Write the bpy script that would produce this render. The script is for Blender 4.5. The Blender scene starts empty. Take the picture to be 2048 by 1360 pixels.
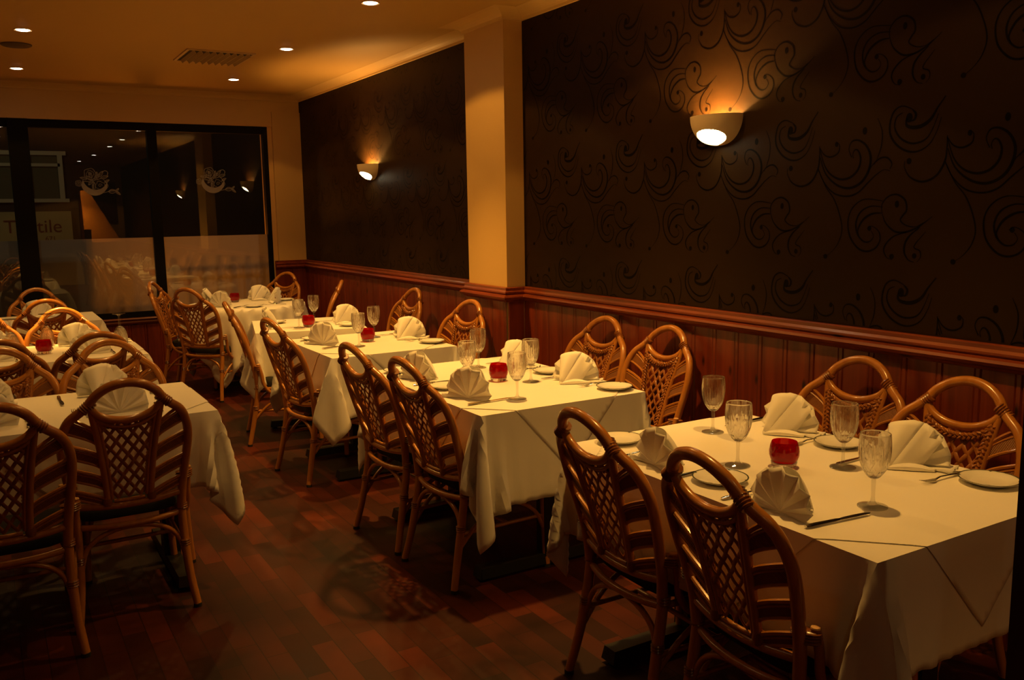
import bpy, math, random
import numpy as np
from mathutils import Vector, Matrix
random.seed(7)
PI = math.pi
SC = bpy.context.scene
COL = SC.collection

# ------------------------------------------------------------------ camera
H = 1.55
YAW, PITCH, ROLL = 0.537655, -0.1451416, -0.015637
cd = bpy.data.cameras.new('camera'); cam = bpy.data.objects.new('camera', cd); COL.objects.link(cam)
fw = Vector((math.sin(YAW)*math.cos(PITCH), math.cos(YAW)*math.cos(PITCH), math.sin(PITCH)))
rt = Vector((math.cos(YAW), -math.sin(YAW), 0)); up = rt.cross(fw)
r2 = rt*math.cos(ROLL) + up*math.sin(ROLL); u2 = -rt*math.sin(ROLL) + up*math.cos(ROLL)
m = Matrix((r2, u2, -fw)).transposed().to_4x4(); m.translation = Vector((0, 0, H))
cam.matrix_world = m
cd.sensor_width = 36; cd.lens = 36*1767.7/2048; cd.clip_start = 0.05
SC.camera = cam

# ------------------------------------------------------------------ view + world
SC.view_settings.view_transform = 'Standard'
SC.view_settings.look = 'None'
SC.view_settings.gamma = 1
SC.view_settings.exposure = 0.0
try: SC.cycles.use_denoising = True
except Exception: pass
wd = bpy.data.worlds.new('night'); SC.world = wd; wd.use_nodes = True
bg = wd.node_tree.nodes['Background']; bg.inputs[0].default_value = (.5, .55, .7, 1); bg.inputs[1].default_value = .0015

WARM = (1, .495, .092)
# downlights set into the ceiling: x, y, strength
ZC = 2.76
LAMPS = [(2.07, 1.80, .55), (2.07, 3.37, 1.2), (2.07, 5.02, 1.2), (2.07, 6.66, 1.0), (2.09, 8.33, .5),
         (.36, 6.73, 2.0), (.38, 8.44, .25), (2.07, -.6, .55), (2.0, -2.75, 1.9), (.36, -.6, .12), (.36, 5.02, .36), (.36, 3.37, .12)]
PW = 155
def lamp_obj(name, loc, kind, power, color=WARM, **kw):
    l = bpy.data.lights.new(name, kind); l.energy = power; l.color = color
    for k, v in kw.items(): setattr(l, k, v)
    o = bpy.data.objects.new(name, l); COL.objects.link(o); o.location = loc
    return o
for i, (x, y, s) in enumerate(LAMPS):
    bs = 52 if i == 5 else 78          # one lamp is a narrow spot
    lamp_obj('downlight_beam', (x, y, ZC-.03), 'SPOT', PW*s, spot_size=math.radians(bs), spot_blend=.9, shadow_soft_size=.035)
    if i == 5: lamp_obj('downlight_beam', (x, y-.01, ZC-.03), 'SPOT', PW*4.5, spot_size=math.radians(34), spot_blend=.9, shadow_soft_size=.03)
    lamp_obj('downlight_spill', (x, y, ZC-.03), 'SPOT', PW*min(s, 1.2)*.12, spot_size=math.radians(126), spot_blend=.12, shadow_soft_size=.03)
# wall sconce bulbs
SCON = [(3.0, 3.11), (3.0, 7.37)]
for x, y in SCON:
    lamp_obj('sconce_bulb', (x-.062, y, 1.905), 'POINT', 30.0, color=(1, .50, .12), shadow_soft_size=.012)
# street lamps outside, plus an unseen orange light added to glow through the film
lamp_obj('garden_light', (1.75, 10.75, 1.0), 'POINT', 36, color=(1, .25, .012), shadow_soft_size=.26)
lamp_obj('street_lamp_light', (4.3, 12.4, 2.7), 'POINT', 42, color=(1, .60, .26), shadow_soft_size=.10)
lamp_obj('street_lamp_light', (-1.5, 15.0, 5.0), 'POINT', 45, color=(.9, 1, .6), shadow_soft_size=.3)

# ------------------------------------------------------------------ materials
def mat(name, color=(.8, .8, .8), rough=.5, **kw):
    mt = bpy.data.materials.new(name); mt.use_nodes = True
    b = mt.node_tree.nodes['Principled BSDF']
    b.inputs['Base Color'].default_value = (*color, 1); b.inputs['Roughness'].default_value = rough
    for k, v in kw.items():
        b.inputs[k].default_value = v
    mt['b'] = 1
    return mt
def nd(mt, t, **kw):
    n = mt.node_tree.nodes.new(t)
    for k, v in kw.items():
        if k in n.inputs: n.inputs[k].default_value = v
        else: setattr(n, k, v)
    return n
def ln(mt, a, b): mt.node_tree.links.new(a, b)
def bsdf(mt): return mt.node_tree.nodes['Principled BSDF']
def coords(mt, scale=(1, 1, 1), rot=(0, 0, 0)):
    tc = nd(mt, 'ShaderNodeTexCoord'); mp = nd(mt, 'ShaderNodeMapping')
    mp.inputs['Scale'].default_value = scale; mp.inputs['Rotation'].default_value = rot
    ln(mt, tc.outputs['Object'], mp.inputs['Vector']); return mp.outputs[0]
def edge_fac(mt, base, gain, power):
    """reflectance that grows towards grazing view, the same from both sides of a thin wall"""
    lw = nd(mt, 'ShaderNodeLayerWeight'); lw.inputs[0].default_value = .5
    p = nd(mt, 'ShaderNodeMath', operation='POWER'); p.inputs[1].default_value = power; ln(mt, lw.outputs['Facing'], p.inputs[0])
    q = nd(mt, 'ShaderNodeMath', operation='MULTIPLY_ADD'); q.inputs[1].default_value = gain; q.inputs[2].default_value = base; ln(mt, p.outputs[0], q.inputs[0])
    return q.outputs[0]
def ramp(mt, fac, stops):
    r = nd(mt, 'ShaderNodeValToRGB'); e = r.color_ramp.elements
    while len(e) < len(stops): e.new(.5)
    for k, (p, c) in enumerate(stops): e[k].position = p; e[k].color = (*c, 1)
    ln(mt, fac, r.inputs[0]); return r.outputs[0]
def bump(mt, h, strength=.2, dist=.01):
    b = nd(mt, 'ShaderNodeBump'); b.inputs['Strength'].default_value = strength; b.inputs['Distance'].default_value = dist
    ln(mt, h, b.inputs['Height']); ln(mt, b.outputs[0], bsdf(mt).inputs['Normal'])

def rattan_mat(name, c1, c2, rough):
    mt = mat(name, c1, rough)
    v = coords(mt, (14, 14, 3)); n = nd(mt, 'ShaderNodeTexNoise', Scale=3.0, Detail=4.0); ln(mt, v, n.inputs['Vector'])
    ln(mt, ramp(mt, n.outputs[0], [(.3, c1), (.7, c2)]), bsdf(mt).inputs['Base Color'])
    bsdf(mt).inputs['Coat Weight'].default_value = .5; bsdf(mt).inputs['Coat Roughness'].default_value = .16
    bump(mt, n.outputs[0], .12, .003)
    return mt
M_RAT = rattan_mat('honey_rattan', (.40, .145, .02), (.50, .20, .032), .30)
M_CORE = rattan_mat('cut_cane_end', (.62, .36, .14), (.7, .42, .18), .6)
M_BIND = rattan_mat('cane_binding', (.2, .058, .008), (.3, .10, .014), .35)
M_WEAVE = rattan_mat('woven_cane', (.28, .088, .012), (.37, .13, .02), .42)
M_PANEL = mat('herringbone_cane', (.25, .09, .024), .5)
def _p():
    mt = M_PANEL
    v = coords(mt, (1, 1, 1)); sp = nd(mt, 'ShaderNodeSeparateXYZ'); ln(mt, v, sp.inputs[0])
    a = nd(mt, 'ShaderNodeMath', operation='ABSOLUTE'); ln(mt, sp.outputs[0], a.inputs[0])
    s = nd(mt, 'ShaderNodeMath', operation='ADD'); ln(mt, a.outputs[0], s.inputs[0]); ln(mt, sp.outputs[2], s.inputs[1])
    k = nd(mt, 'ShaderNodeMath', operation='MULTIPLY'); k.inputs[1].default_value = 900; ln(mt, s.outputs[0], k.inputs[0])
    w = nd(mt, 'ShaderNodeMath', operation='SINE'); ln(mt, k.outputs[0], w.inputs[0])
    mr = nd(mt, 'ShaderNodeMapRange'); mr.inputs[1].default_value = -1; ln(mt, w.outputs[0], mr.inputs[0])
    ln(mt, ramp(mt, mr.outputs[0], [(.1, (.14, .042, .006)), (.6, (.30, .105, .016))]), bsdf(mt).inputs['Base Color'])
    bump(mt, mr.outputs[0], .6, .002)
_p()
M_SEAT = mat('black_seat_fabric', (.012, .011, .011), .85)
M_RUB = mat('rubber', (.02, .02, .02), .7)
M_IRON = mat('black_iron', (.012, .013, .013), .4)
M_BOARD = mat('tabletop_board', (.3, .2, .12), .6)
def cloth_mat(name, c):
    mt = mat(name, c, .85)
    v = coords(mt, (1, 1, 1)); n = nd(mt, 'ShaderNodeTexNoise', Scale=9.0, Detail=3.0); ln(mt, v, n.inputs['Vector'])
    n2 = nd(mt, 'ShaderNodeTexNoise', Scale=900.0, Detail=1.0); ln(mt, v, n2.inputs['Vector'])
    ad = nd(mt, 'ShaderNodeMath', operation='ADD'); ln(mt, n.outputs[0], ad.inputs[0])
    mu = nd(mt, 'ShaderNodeMath', operation='MULTIPLY'); mu.inputs[1].default_value = .05; ln(mt, n2.outputs[0], mu.inputs[0]); ln(mt, mu.outputs[0], ad.inputs[1])
    bump(mt, ad.outputs[0], .2, .01)
    bsdf(mt).inputs['Sheen Weight'].default_value = .1
    return mt
M_CLOTH = cloth_mat('white_linen', (.82, .79, .72))
M_OVER = cloth_mat('white_slip_linen', (.84, .81, .74))
M_NAP = cloth_mat('napkin_linen', (.86, .83, .76))
M_CHINA = mat('white_china', (.82, .8, .74), .12)
M_RIM = mat('grey_green_rim', (.09, .10, .08), .15)
M_STEEL = mat('polished_steel', (.62, .6, .57), .16, Metallic=1.0)
def crystal(name, thru, tint, gain, pw):
    mt = bpy.data.materials.new(name); mt.use_nodes = True; nt = mt.node_tree; nt.nodes.clear()
    o = nd(mt, 'ShaderNodeOutputMaterial'); g = nd(mt, 'ShaderNodeBsdfGlass'); g.inputs['IOR'].default_value = 1.5; g.inputs['Roughness'].default_value = 0
    tr = nd(mt, 'ShaderNodeBsdfTransparent'); tr.inputs[0].default_value = (tint, tint, tint, 1); mx = nd(mt, 'ShaderNodeMixShader'); mx.inputs[0].default_value = thru
    gl = nd(mt, 'ShaderNodeBsdfGlossy'); gl.inputs[1].default_value = .02; m2 = nd(mt, 'ShaderNodeMixShader')
    ln(mt, edge_fac(mt, .05, gain, pw), m2.inputs[0]); ln(mt, tr.outputs[0], m2.inputs[1]); ln(mt, gl.outputs[0], m2.inputs[2])
    ln(mt, g.outputs[0], mx.inputs[1]); ln(mt, m2.outputs[0], mx.inputs[2]); ln(mt, mx.outputs[0], o.inputs[0]); return mt
M_GLASS = crystal('crystal', .2, .98, .7, 3); M_FOOT = crystal('crystal_foot', 1.0, .9, .85, 2.2)
def red_mat():
    mt = bpy.data.materials.new('red_glass'); mt.use_nodes = True; nt = mt.node_tree; nt.nodes.clear()
    o = nd(mt, 'ShaderNodeOutputMaterial')
    tr = nd(mt, 'ShaderNodeBsdfTransparent'); tr.inputs[0].default_value = (.8, .012, .008, 1)
    tl = nd(mt, 'ShaderNodeBsdfTranslucent'); tl.inputs[0].default_value = (.7, .004, .003, 1)
    df = nd(mt, 'ShaderNodeBsdfDiffuse'); df.inputs[0].default_value = (.4, .004, .003, 1)
    gl = nd(mt, 'ShaderNodeBsdfGlossy'); gl.inputs[1].default_value = .03
    m0 = nd(mt, "ShaderNodeMixShader"); m0.inputs[0].default_value = .35
    m1 = nd(mt, 'ShaderNodeMixShader'); m1.inputs[0].default_value = .58; m2 = nd(mt, 'ShaderNodeMixShader')
    ln(mt, tl.outputs[0], m0.inputs[1]); ln(mt, df.outputs[0], m0.inputs[2])
    ln(mt, tr.outputs[0], m1.inputs[1]); ln(mt, m0.outputs[0], m1.inputs[2])
    ln(mt, edge_fac(mt, .04, .6, 4), m2.inputs[0]); ln(mt, m1.outputs[0], m2.inputs[1]); ln(mt, gl.outputs[0], m2.inputs[2]); ln(mt, m2.outputs[0], o.inputs[0])
    return mt
M_RED = red_mat()
M_WAX = mat('candle_wax', (.8, .75, .65), .5)
M_TIN = mat('tealight_cup', (.5, .5, .5), .35, Metallic=1.0)

def pane_mat():
    mt = bpy.data.materials.new('window_glass'); mt.use_nodes = True; nt = mt.node_tree; nt.nodes.clear()
    o = nd(mt, 'ShaderNodeOutputMaterial'); tr = nd(mt, 'ShaderNodeBsdfTransparent'); gl = nd(mt, 'ShaderNodeBsdfGlossy'); gl.inputs[1].default_value = .004
    mx = nd(mt, 'ShaderNodeMixShader')
    ln(mt, edge_fac(mt, .065, .8, 5), mx.inputs[0]); ln(mt, tr.outputs[0], mx.inputs[1]); ln(mt, gl.outputs[0], mx.inputs[2]); ln(mt, mx.outputs[0], o.inputs[0]); return mt
M_PANE = pane_mat()
def film_mat(name, tcol, dcol, clear):
    mt = bpy.data.materials.new(name); mt.use_nodes = True; nt = mt.node_tree; nt.nodes.clear()
    o = nd(mt, 'ShaderNodeOutputMaterial'); tr = nd(mt, 'ShaderNodeBsdfTransparent'); tl = nd(mt, 'ShaderNodeBsdfTranslucent'); df = nd(mt, 'ShaderNodeBsdfDiffuse')
    tl.inputs[0].default_value = (*tcol, 1); df.inputs[0].default_value = (*dcol, 1)
    a = nd(mt, 'ShaderNodeAddShader'); mx = nd(mt, 'ShaderNodeMixShader'); mx.inputs[0].default_value = clear
    ln(mt, tl.outputs[0], a.inputs[0]); ln(mt, df.outputs[0], a.inputs[1]); ln(mt, a.outputs[0], mx.inputs[1]); ln(mt, tr.outputs[0], mx.inputs[2]); ln(mt, mx.outputs[0], o.inputs[0]); return mt
M_FILM = film_mat('frosted_film', (.5, .5, .5), (.045, .045, .05), .02)
M_ETCH = film_mat('etched_glass', (.2, .2, .2), (.2, .2, .2), .4)

M_CREAM = mat('cream_paint', (.70, .455, .16), .55)
def _c():
    v = coords(M_CREAM, (1, 1, 1)); n = nd(M_CREAM, 'ShaderNodeTexNoise', Scale=140.0, Detail=2.0); ln(M_CREAM, v, n.inputs['Vector']); bump(M_CREAM, n.outputs[0], .12, .003)
_c()
M_CEIL = mat('ceiling_paint', (.60, .365, .105), .6)
M_PAPER = mat('brown_wallpaper', (.027, .0125, .0035), .5); bsdf(M_PAPER).inputs['Specular IOR Level'].default_value = .12
def _w():
    mt = M_PAPER; v = coords(mt, (1, 60, 60)); n = nd(mt, 'ShaderNodeTexNoise', Scale=4.0, Detail=3.0); ln(mt, v, n.inputs['Vector']); bump(mt, n.outputs[0], .15, .001)
_w()
M_SCROLL = mat('glossy_scroll_print', (.0035, .0016, .0006), .45); bsdf(M_SCROLL).inputs['Specular IOR Level'].default_value = .09
def wood_mat(name, c1, c2, c3, rough, axis='z', knots=True, coat=.3):
    mt = mat(name, c1, rough)
    sc = {'z': (9, 9, .7), 'y': (9, .7, 9), 'x': (.7, 9, 9)}[axis]
    v = coords(mt, sc); n = nd(mt, 'ShaderNodeTexNoise', Scale=3.0, Detail=6.0, Distortion=.6); ln(mt, v, n.inputs['Vector'])
    c = ramp(mt, n.outputs[0], [(.3, c1), (.5, c2), (.72, c3)])
    if knots:
        ks = {'z': (5.5, 5.5, 2.2), 'y': (5, 2, 5), 'x': (2, 5, 5)}[axis]
        v2 = coords(mt, ks); vo = nd(mt, 'ShaderNodeTexVoronoi', Scale=1.7, Randomness=1.0); ln(mt, v2, vo.inputs['Vector'])
        k = ramp(mt, vo.outputs['Distance'], [(.05, (.08, .05, .04)), (.13, (1, 1, 1))])
        mx = nd(mt, 'ShaderNodeMix', data_type='RGBA', blend_type='MULTIPLY'); mx.inputs[0].default_value = 1
        ln(mt, c, mx.inputs[6]); ln(mt, k, mx.inputs[7]); c = mx.outputs[2]
    ln(mt, c, bsdf(mt).inputs['Base Color'])
    bsdf(mt).inputs['Coat Weight'].default_value = coat; bsdf(mt).inputs['Coat Roughness'].default_value = .25
    return mt
M_PINE = wood_mat('stained_pine_boards', (.12, .014, .002), (.18, .024, .003), (.24, .038, .005), .45)
M_RAIL = wood_mat('stained_pine_rail', (.14, .020, .002), (.21, .034, .004), (.27, .050, .007), .4, 'y', True)
M_RAILX = wood_mat('stained_pine_sill', (.14, .020, .002), (.21, .034, .004), (.27, .050, .007), .4, 'x', True)
def floor_mat():
    mt = mat('worn_wood_strip_floor', (.2, .08, .03), .42); bsdf(mt).inputs['Specular IOR Level'].default_value = .28
    v = coords(mt, (1, 1, 1), (0, 0, PI/2))
    br = nd(mt, 'ShaderNodeTexBrick', Scale=1.0); br.offset = .37
    br.inputs['Brick Width'].default_value = .33; br.inputs['Row Height'].default_value = .082; br.inputs['Mortar Size'].default_value = .0018
    br.inputs['Color1'].default_value = (.024, .0040, .0006, 1); br.inputs['Color2'].default_value = (.095, .0145, .002, 1); br.inputs['Mortar'].default_value = (.02, .004, .001, 1)
    br.inputs['Bias'].default_value = 0
    ln(mt, v, br.inputs['Vector'])
    v2 = coords(mt, (1, 1, 1)); n = nd(mt, 'ShaderNodeTexNoise', Scale=2.2, Detail=6.0); ln(mt, v2, n.inputs['Vector'])
    c = ramp(mt, n.outputs[0], [(.32, (.4, .38, .36)), (.48, (.85, .8, .75)), (.68, (1.35, 1.3, 1.2))])
    mx = nd(mt, 'ShaderNodeMix', data_type='RGBA', blend_type='MULTIPLY'); mx.inputs[0].default_value = 1
    ln(mt, br.outputs[0], mx.inputs[6]); ln(mt, c, mx.inputs[7]); ln(mt, mx.outputs[2], bsdf(mt).inputs['Base Color'])
    r = nd(mt, 'ShaderNodeMapRange'); r.inputs[3].default_value = .35; r.inputs[4].default_value = .6; ln(mt, n.outputs[0], r.inputs[0]); ln(mt, r.outputs[0], bsdf(mt).inputs['Roughness'])
    bump(mt, br.outputs[1], -.15, .002)
    return mt
M_FLOOR = floor_mat()
M_FRAME = mat('black_window_frame', (.005, .004, .003), .6); bsdf(M_FRAME).inputs['Specular IOR Level'].default_value = .15
M_PLASTER = mat('plaster_sconce', (.75, .62, .42), .6)
M_VENT = mat('vent_paint', (.62, .44, .22), .5)
M_DARK = mat('dark_void', (.012, .01, .008), .8)
M_SPK = mat('brown_speaker_mesh', (.10, .06, .03), .7)
def emis(name, col, s):
    mt = mat(name, (.8, .8, .8), .5); b = bsdf(mt)
    b.inputs['Emission Color'].default_value = (*col, 1); b.inputs['Emission Strength'].default_value = s; return mt
M_BULB = emis('halogen_bulb', (1, .86, .72), 22)
M_DIFF = emis('sconce_diffuser', (1, .84, .5), 22)

# ------------------------------------------------------------------ mesh builder
class MB:
    def __init__(s): s.v = []; s.f = []; s.m = []; s.k = 0
    def add(s, vs, fs):
        b = len(s.v); s.v += [tuple(p) for p in vs]; s.f += [tuple(b+i for i in f) for f in fs]; s.m += [s.k]*len(fs)
    def box(s, x0, x1, y0, y1, z0, z1):
        s.add([(x0,y0,z0),(x1,y0,z0),(x1,y1,z0),(x0,y1,z0),(x0,y0,z1),(x1,y0,z1),(x1,y1,z1),(x0,y1,z1)],
              [(0,3,2,1),(4,5,6,7),(0,1,5,4),(1,2,6,5),(2,3,7,6),(3,0,4,7)])
    def tube(s, pts, r, n=8, closed=False, caps=True, flat=None):
        P = [Vector(p) for p in pts]; N = len(P)
        T = []
        for i in range(N):
            a = P[(i-1) % N] if (closed or i > 0) else P[i]; b = P[(i+1) % N] if (closed or i < N-1) else P[i]
            t = b-a; T.append(t.normalized() if t.length > 1e-9 else Vector((0,0,1)))
        u = T[0].orthogonal().normalized() if flat is None else (Vector(flat)-T[0]*Vector(flat).dot(T[0])).normalized()
        vs = []
        for i in range(N):
            u = (u - T[i]*u.dot(T[i])); u = u.normalized() if u.length > 1e-6 else T[i].orthogonal().normalized()
            w = T[i].cross(u); rr = r[i] if isinstance(r, (list, tuple)) and len(r) == N else r
            ru, rw = (rr if isinstance(rr, tuple) else (rr, rr))
            for k in range(n):
                a = 2*PI*k/n; vs.append(P[i] + u*(ru*math.cos(a)) + w*(rw*math.sin(a)))
        fs = []
        for i in range(N if closed else N-1):
            j = (i+1) % N
            for k in range(n): fs.append((i*n+k, i*n+(k+1) % n, j*n+(k+1) % n, j*n+k))
        if caps and not closed:
            fs.append(tuple(reversed(range(n)))); fs.append(tuple((N-1)*n+k for k in range(n)))
        s.add(vs, fs)
    def lathe(s, prof, n=32, c=(0,0,0), f=None, closed=False):
        vs = []
        for i, (r, z) in enumerate(prof):
            for k in range(n):
                a = 2*PI*k/n; rr = r if f is None else f(i, r, z, a)
                vs.append((c[0]+rr*math.cos(a), c[1]+rr*math.sin(a), c[2]+z))
        fs = []; N = len(prof)
        for i in range(N if closed else N-1):
            j = (i+1) % N
            for k in range(n): fs.append((i*n+k, i*n+(k+1) % n, j*n+(k+1) % n, j*n+k))
        s.add(vs, fs)
    def grid(s, rows, flip=False):
        n = len(rows[0]); vs = [p for r in rows for p in r]; fs = []
        for i in range(len(rows)-1):
            for k in range(n-1):
                q = (i*n+k, i*n+k+1, (i+1)*n+k+1, (i+1)*n+k); fs.append(q[::-1] if flip else q)
        s.add(vs, fs)
    def slab(s, rows, off):
        n = len(rows[0]); b = [[tuple(Vector(p)+Vector(off)) for p in r] for r in rows]
        s.grid(rows); s.grid(b, True)
        top = [p for p in rows[0]]+[r[-1] for r in rows[1:]]+list(reversed(rows[-1][:-1]))+[r[0] for r in reversed(rows[1:-1])]
        bt = [tuple(Vector(p)+Vector(off)) for p in top]; N = len(top)
        s.add(top+bt, [(i, N+i, N+(i+1) % N, (i+1) % N) for i in range(N)])
    def poly(s, pts, off):
        n = len(pts); b = [tuple(Vector(p)+Vector(off)) for p in pts]
        s.add(list(pts)+b, [tuple(range(n)), tuple(reversed(range(n, 2*n)))]+[(i, n+i, n+(i+1) % n, (i+1) % n) for i in range(n)])
    def build(s, name, mt, parent=None, smooth=True, fix=True):
        me = bpy.data.meshes.new(name); me.from_pydata(s.v, [], s.f); 
        for q in (mt if isinstance(mt, (list, tuple)) else [mt]): me.materials.append(q)
        me.polygons.foreach_set('material_index', s.m)
        if smooth: me.polygons.foreach_set('use_smooth', [True]*len(s.f))
        if fix:
            import bmesh
            bm = bmesh.new(); bm.from_mesh(me); bmesh.ops.recalc_face_normals(bm, faces=bm.faces); bm.to_mesh(me); bm.free()
        me.update()
        if smooth:
            try: me.set_sharp_from_angle(angle=math.radians(50))
            except Exception: pass
        o = bpy.data.objects.new(name, me); COL.objects.link(o)
        if parent: o.parent = parent
        return o
def cr(pts, k=6, closed=False):
    P = [Vector(p) for p in pts]; out = []; N = len(P)
    for i in range(N if closed else N-1):
        if closed: a, b, c, d = P[i-1], P[i], P[(i+1) % N], P[(i+2) % N]
        else: a, b, c, d = P[max(i-1, 0)], P[i], P[i+1], P[min(i+2, N-1)]
        for j in range(k):
            t = j/k; out.append(.5*((2*b)+(c-a)*t+(2*a-5*b+4*c-d)*t*t+(3*b-a-3*c+d)*t**3))
    if not closed: out.append(P[-1])
    return out
def tag(o, label=None, cat=None, group=None, kind=None):
    if label: o['label'] = label
    if cat: o['category'] = cat
    if group: o['group'] = group
    if kind: o['kind'] = kind
    return o
def empty(name, loc=(0,0,0), rz=0):
    o = bpy.data.objects.new(name, None); COL.objects.link(o); o.location = loc; o.rotation_euler = (0, 0, rz); o.empty_display_size = .05
    return o
KIDS = {}
def kids(o):
    return [c for c in bpy.data.objects if c.parent == o]
def copy_tree(o, parent=None, ch=None):
    c = o.copy(); COL.objects.link(c)
    if parent: c.parent = parent
    for k in (ch if ch is not None else kids(o)): copy_tree(k, c)
    return c
def struct(o): o['kind'] = 'structure'; return o

# ------------------------------------------------------------------ room shell
W = 3.0; XP = 2.862; YB = 9.33; ZD = 1.067; ZT = 2.71; YP0, YP1 = 4.85, 5.36
XL, Y0 = -3.6, -4.2
b = MB(); b.box(XL, W+.2, Y0, YB+.3, -.1, 0); struct(b.build('floor', M_FLOOR, smooth=False))
b = MB(); b.box(XL, W+.2, Y0, YB+.3, ZC, ZC+.15); struct(b.build('ceiling', M_CEIL, smooth=False))
b = MB(); b.box(W, W+.2, Y0, YB+.3, 0, ZC); wr = struct(b.build('wall_right', M_CREAM, smooth=False))
b = MB(); b.box(XP, W, YP0, YP1, 0, ZC); b.build('pilaster', M_CREAM, wr, smooth=False)
b = MB(); b.box(XL-.2, XL, Y0, YB+.3, 0, ZC); struct(b.build('wall_left', M_CREAM, smooth=False))
b = MB(); b.box(XL-.2, W+.2, Y0-.2, Y0, 0, ZC); struct(b.build('wall_front', M_CREAM, smooth=False))
# window wall: lintel, corner column, sill wall
b = MB(); b.box(XL, W, YB, YB+.3, 2.45, ZC); b.box(2.70, W, YB-.02, YB+.3, 0, 2.6); b.box(2.655, 2.70, YB+.02, YB+.3, 0, 2.45)
b.box(XL, 2.66, YB+.03, YB+.3, 0, .56)
wb = struct(b.build('wall_back', M_CREAM, smooth=False))
# wallpaper panels with printed scrolls
MOT_A = [ # stroke widths taper; coordinates in zoom pixels of one repeat
 ([(330,80),(230,85),(165,150),(135,250),(145,370),(190,450),(240,470),(290,440),(318,380),(316,320),(290,285),(262,278),(245,300)], 9),
 ([(330,125),(262,132),(205,185),(180,270),(190,350),(225,398),(262,392),(282,350),(268,312)], 9),
 ([(325,170),(272,185),(220,240),(192,320),(200,365)], 11),
 ([(330,185),(325,110),(360,42),(410,18),(455,50),(465,120),(445,165),(432,205),(470,236),(520,232),(562,195)], 9),
 ([(330,180),(350,240),(400,290),(460,285),(525,240),(570,190),(610,140)], 9),
 ([(470,282),(400,325),(357,385),(342,440),(360,490),(390,500)], 8),
 ([(540,235),(490,300),(463,360),(458,430),(480,482),(512,494)], 10),
 ([(575,260),(512,378),(545,405),(550,450),(530,490)], 6)]
DOT_A = [(410,88,17,26),(388,478,20,20),(515,448,18,20),(258,296,17,19)]
MOT_B = [
 ([(655,860),(655,940),(645,1040),(600,1140),(530,1180),(462,1150),(428,1080),(430,1035)], 10),
 ([(1300,572),(1230,548),(1172,592),(1146,690),(1152,780),(1200,860),(1270,905),(1345,905),(1420,850),(1470,750),(1500,640)], 10),
 ([(1235,600),(1192,635),(1180,720),(1220,800),(1290,842),(1360,832),(1412,790),(1452,700),(1480,610)], 9),
 ([(1262,640),(1262,700),(1310,718),(1370,704),(1430,650),(1475,560),(1530,470)], 17),
 ([(1300,575),(1325,610),(1315,655),(1285,668)], 12),
 ([(655,870),(690,1010),(740,1090),(810,1125),(880,1105),(930,1040),(945,960),(928,900),(905,890),(890,925),(895,958)], 11),
 ([(660,950),(700,1080),(780,1170),(870,1195),(950,1150),(1000,1060),(1015,950),(985,860),(930,815),(882,825),(862,885),(882,950)], 13),
 ([(645,1040),(690,1150),(760,1235),(850,1260),(930,1230),(1000,1150),(1060,1085),(1110,1050),(1150,1060)], 8),
 ([(655,870),(690,930),(740,945),(788,910),(795,850),(775,830)], 8),
 ([(1150,1045),(1163,1000),(1130,955),(1080,960),(1030,1010),(1000,1065)], 8),
 ([(1060,640),(1092,740),(1090,850),(1068,940),(1040,1010)], 6),
 ([(650,1045),(700,1180),(760,1280),(800,1400),(820,1520),(800,1620),(760,1690),(715,1735)], 7)]
DOT_B = [(452,1035,20,22),(1280,640,26,34),(775,845,16,20),(705,1740,20,19),(972,740,20,28)]
def wallpt(X, Y):   # zoom pixel -> (y, z) on the wall plane
    px, py = 1300+X/4.532, 120+Y/4.532
    d = r2*((px-1024)/1767.7) - u2*((py-680)/1767.7) + fw
    t = W/d.x; return (-d.y*t, d.z*t+H)
def wallpaper(name, ya, yb):
    b = MB(); b.box(W-.003, W, ya, yb, ZD-.02, ZT); pp = b.build(name, M_PAPER, wr, smooth=False)
    b = MB(); PY, PZ = .563, .65
    strokes = [([wallpt(*p) for p in s], w) for s, w in MOT_A+MOT_B]
    dots = []
    for X, Y, a, c in DOT_A+DOT_B:
        y, z = wallpt(X, Y); dots.append((y, z, a, c))
    sc = 1.0/(4.532*424)  # metres per zoom pixel, about
    x = W-.0035
    for iy in range(-30, 30):
        for iz in range(-3, 4):
            oy, oz = iy*PY, iz*PZ
            for s, w in strokes:
                P = cr([(p[0]+oy, p[1]+oz, 0) for p in s], 5)
                n = len(P); rows = []
                for i, p in enumerate(P):
                    t = (P[min(i+1, n-1)]-P[max(i-1, 0)]).normalized(); q = Vector((-t.y, t.x, 0))
                    ww = w*1.6*sc*.5*(.35+.65*math.sin(PI*min(1, (i+.4)/n*1.15)))
                    rows.append((p+q*ww, p-q*ww))
                for i in range(n-1):
                    qd = [rows[i][0], rows[i][1], rows[i+1][1], rows[i+1][0]]
                    if all(ya < -v.x < yb and ZD < v.y < ZT for v in qd):
                        b.add([(x, -v.x, v.y) for v in qd], [(0, 1, 2, 3)])
            for y, z, a, c in dots:
                cy, cz = -(y+oy), z+oz
                if ya+.03 < cy < yb-.03 and ZD+.03 < cz < ZT-.03:
                    b.add([(x, cy+a*sc*math.cos(k*PI/6), cz+c*sc*math.sin(k*PI/6)) for k in range(12)], [tuple(range(12))])
    b.build('scroll_pattern', M_SCROLL, pp, smooth=False, fix=False)
wallpaper('wallpaper', Y0, YP0)
wallpaper('wallpaper', YP1+.0, YB)
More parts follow.
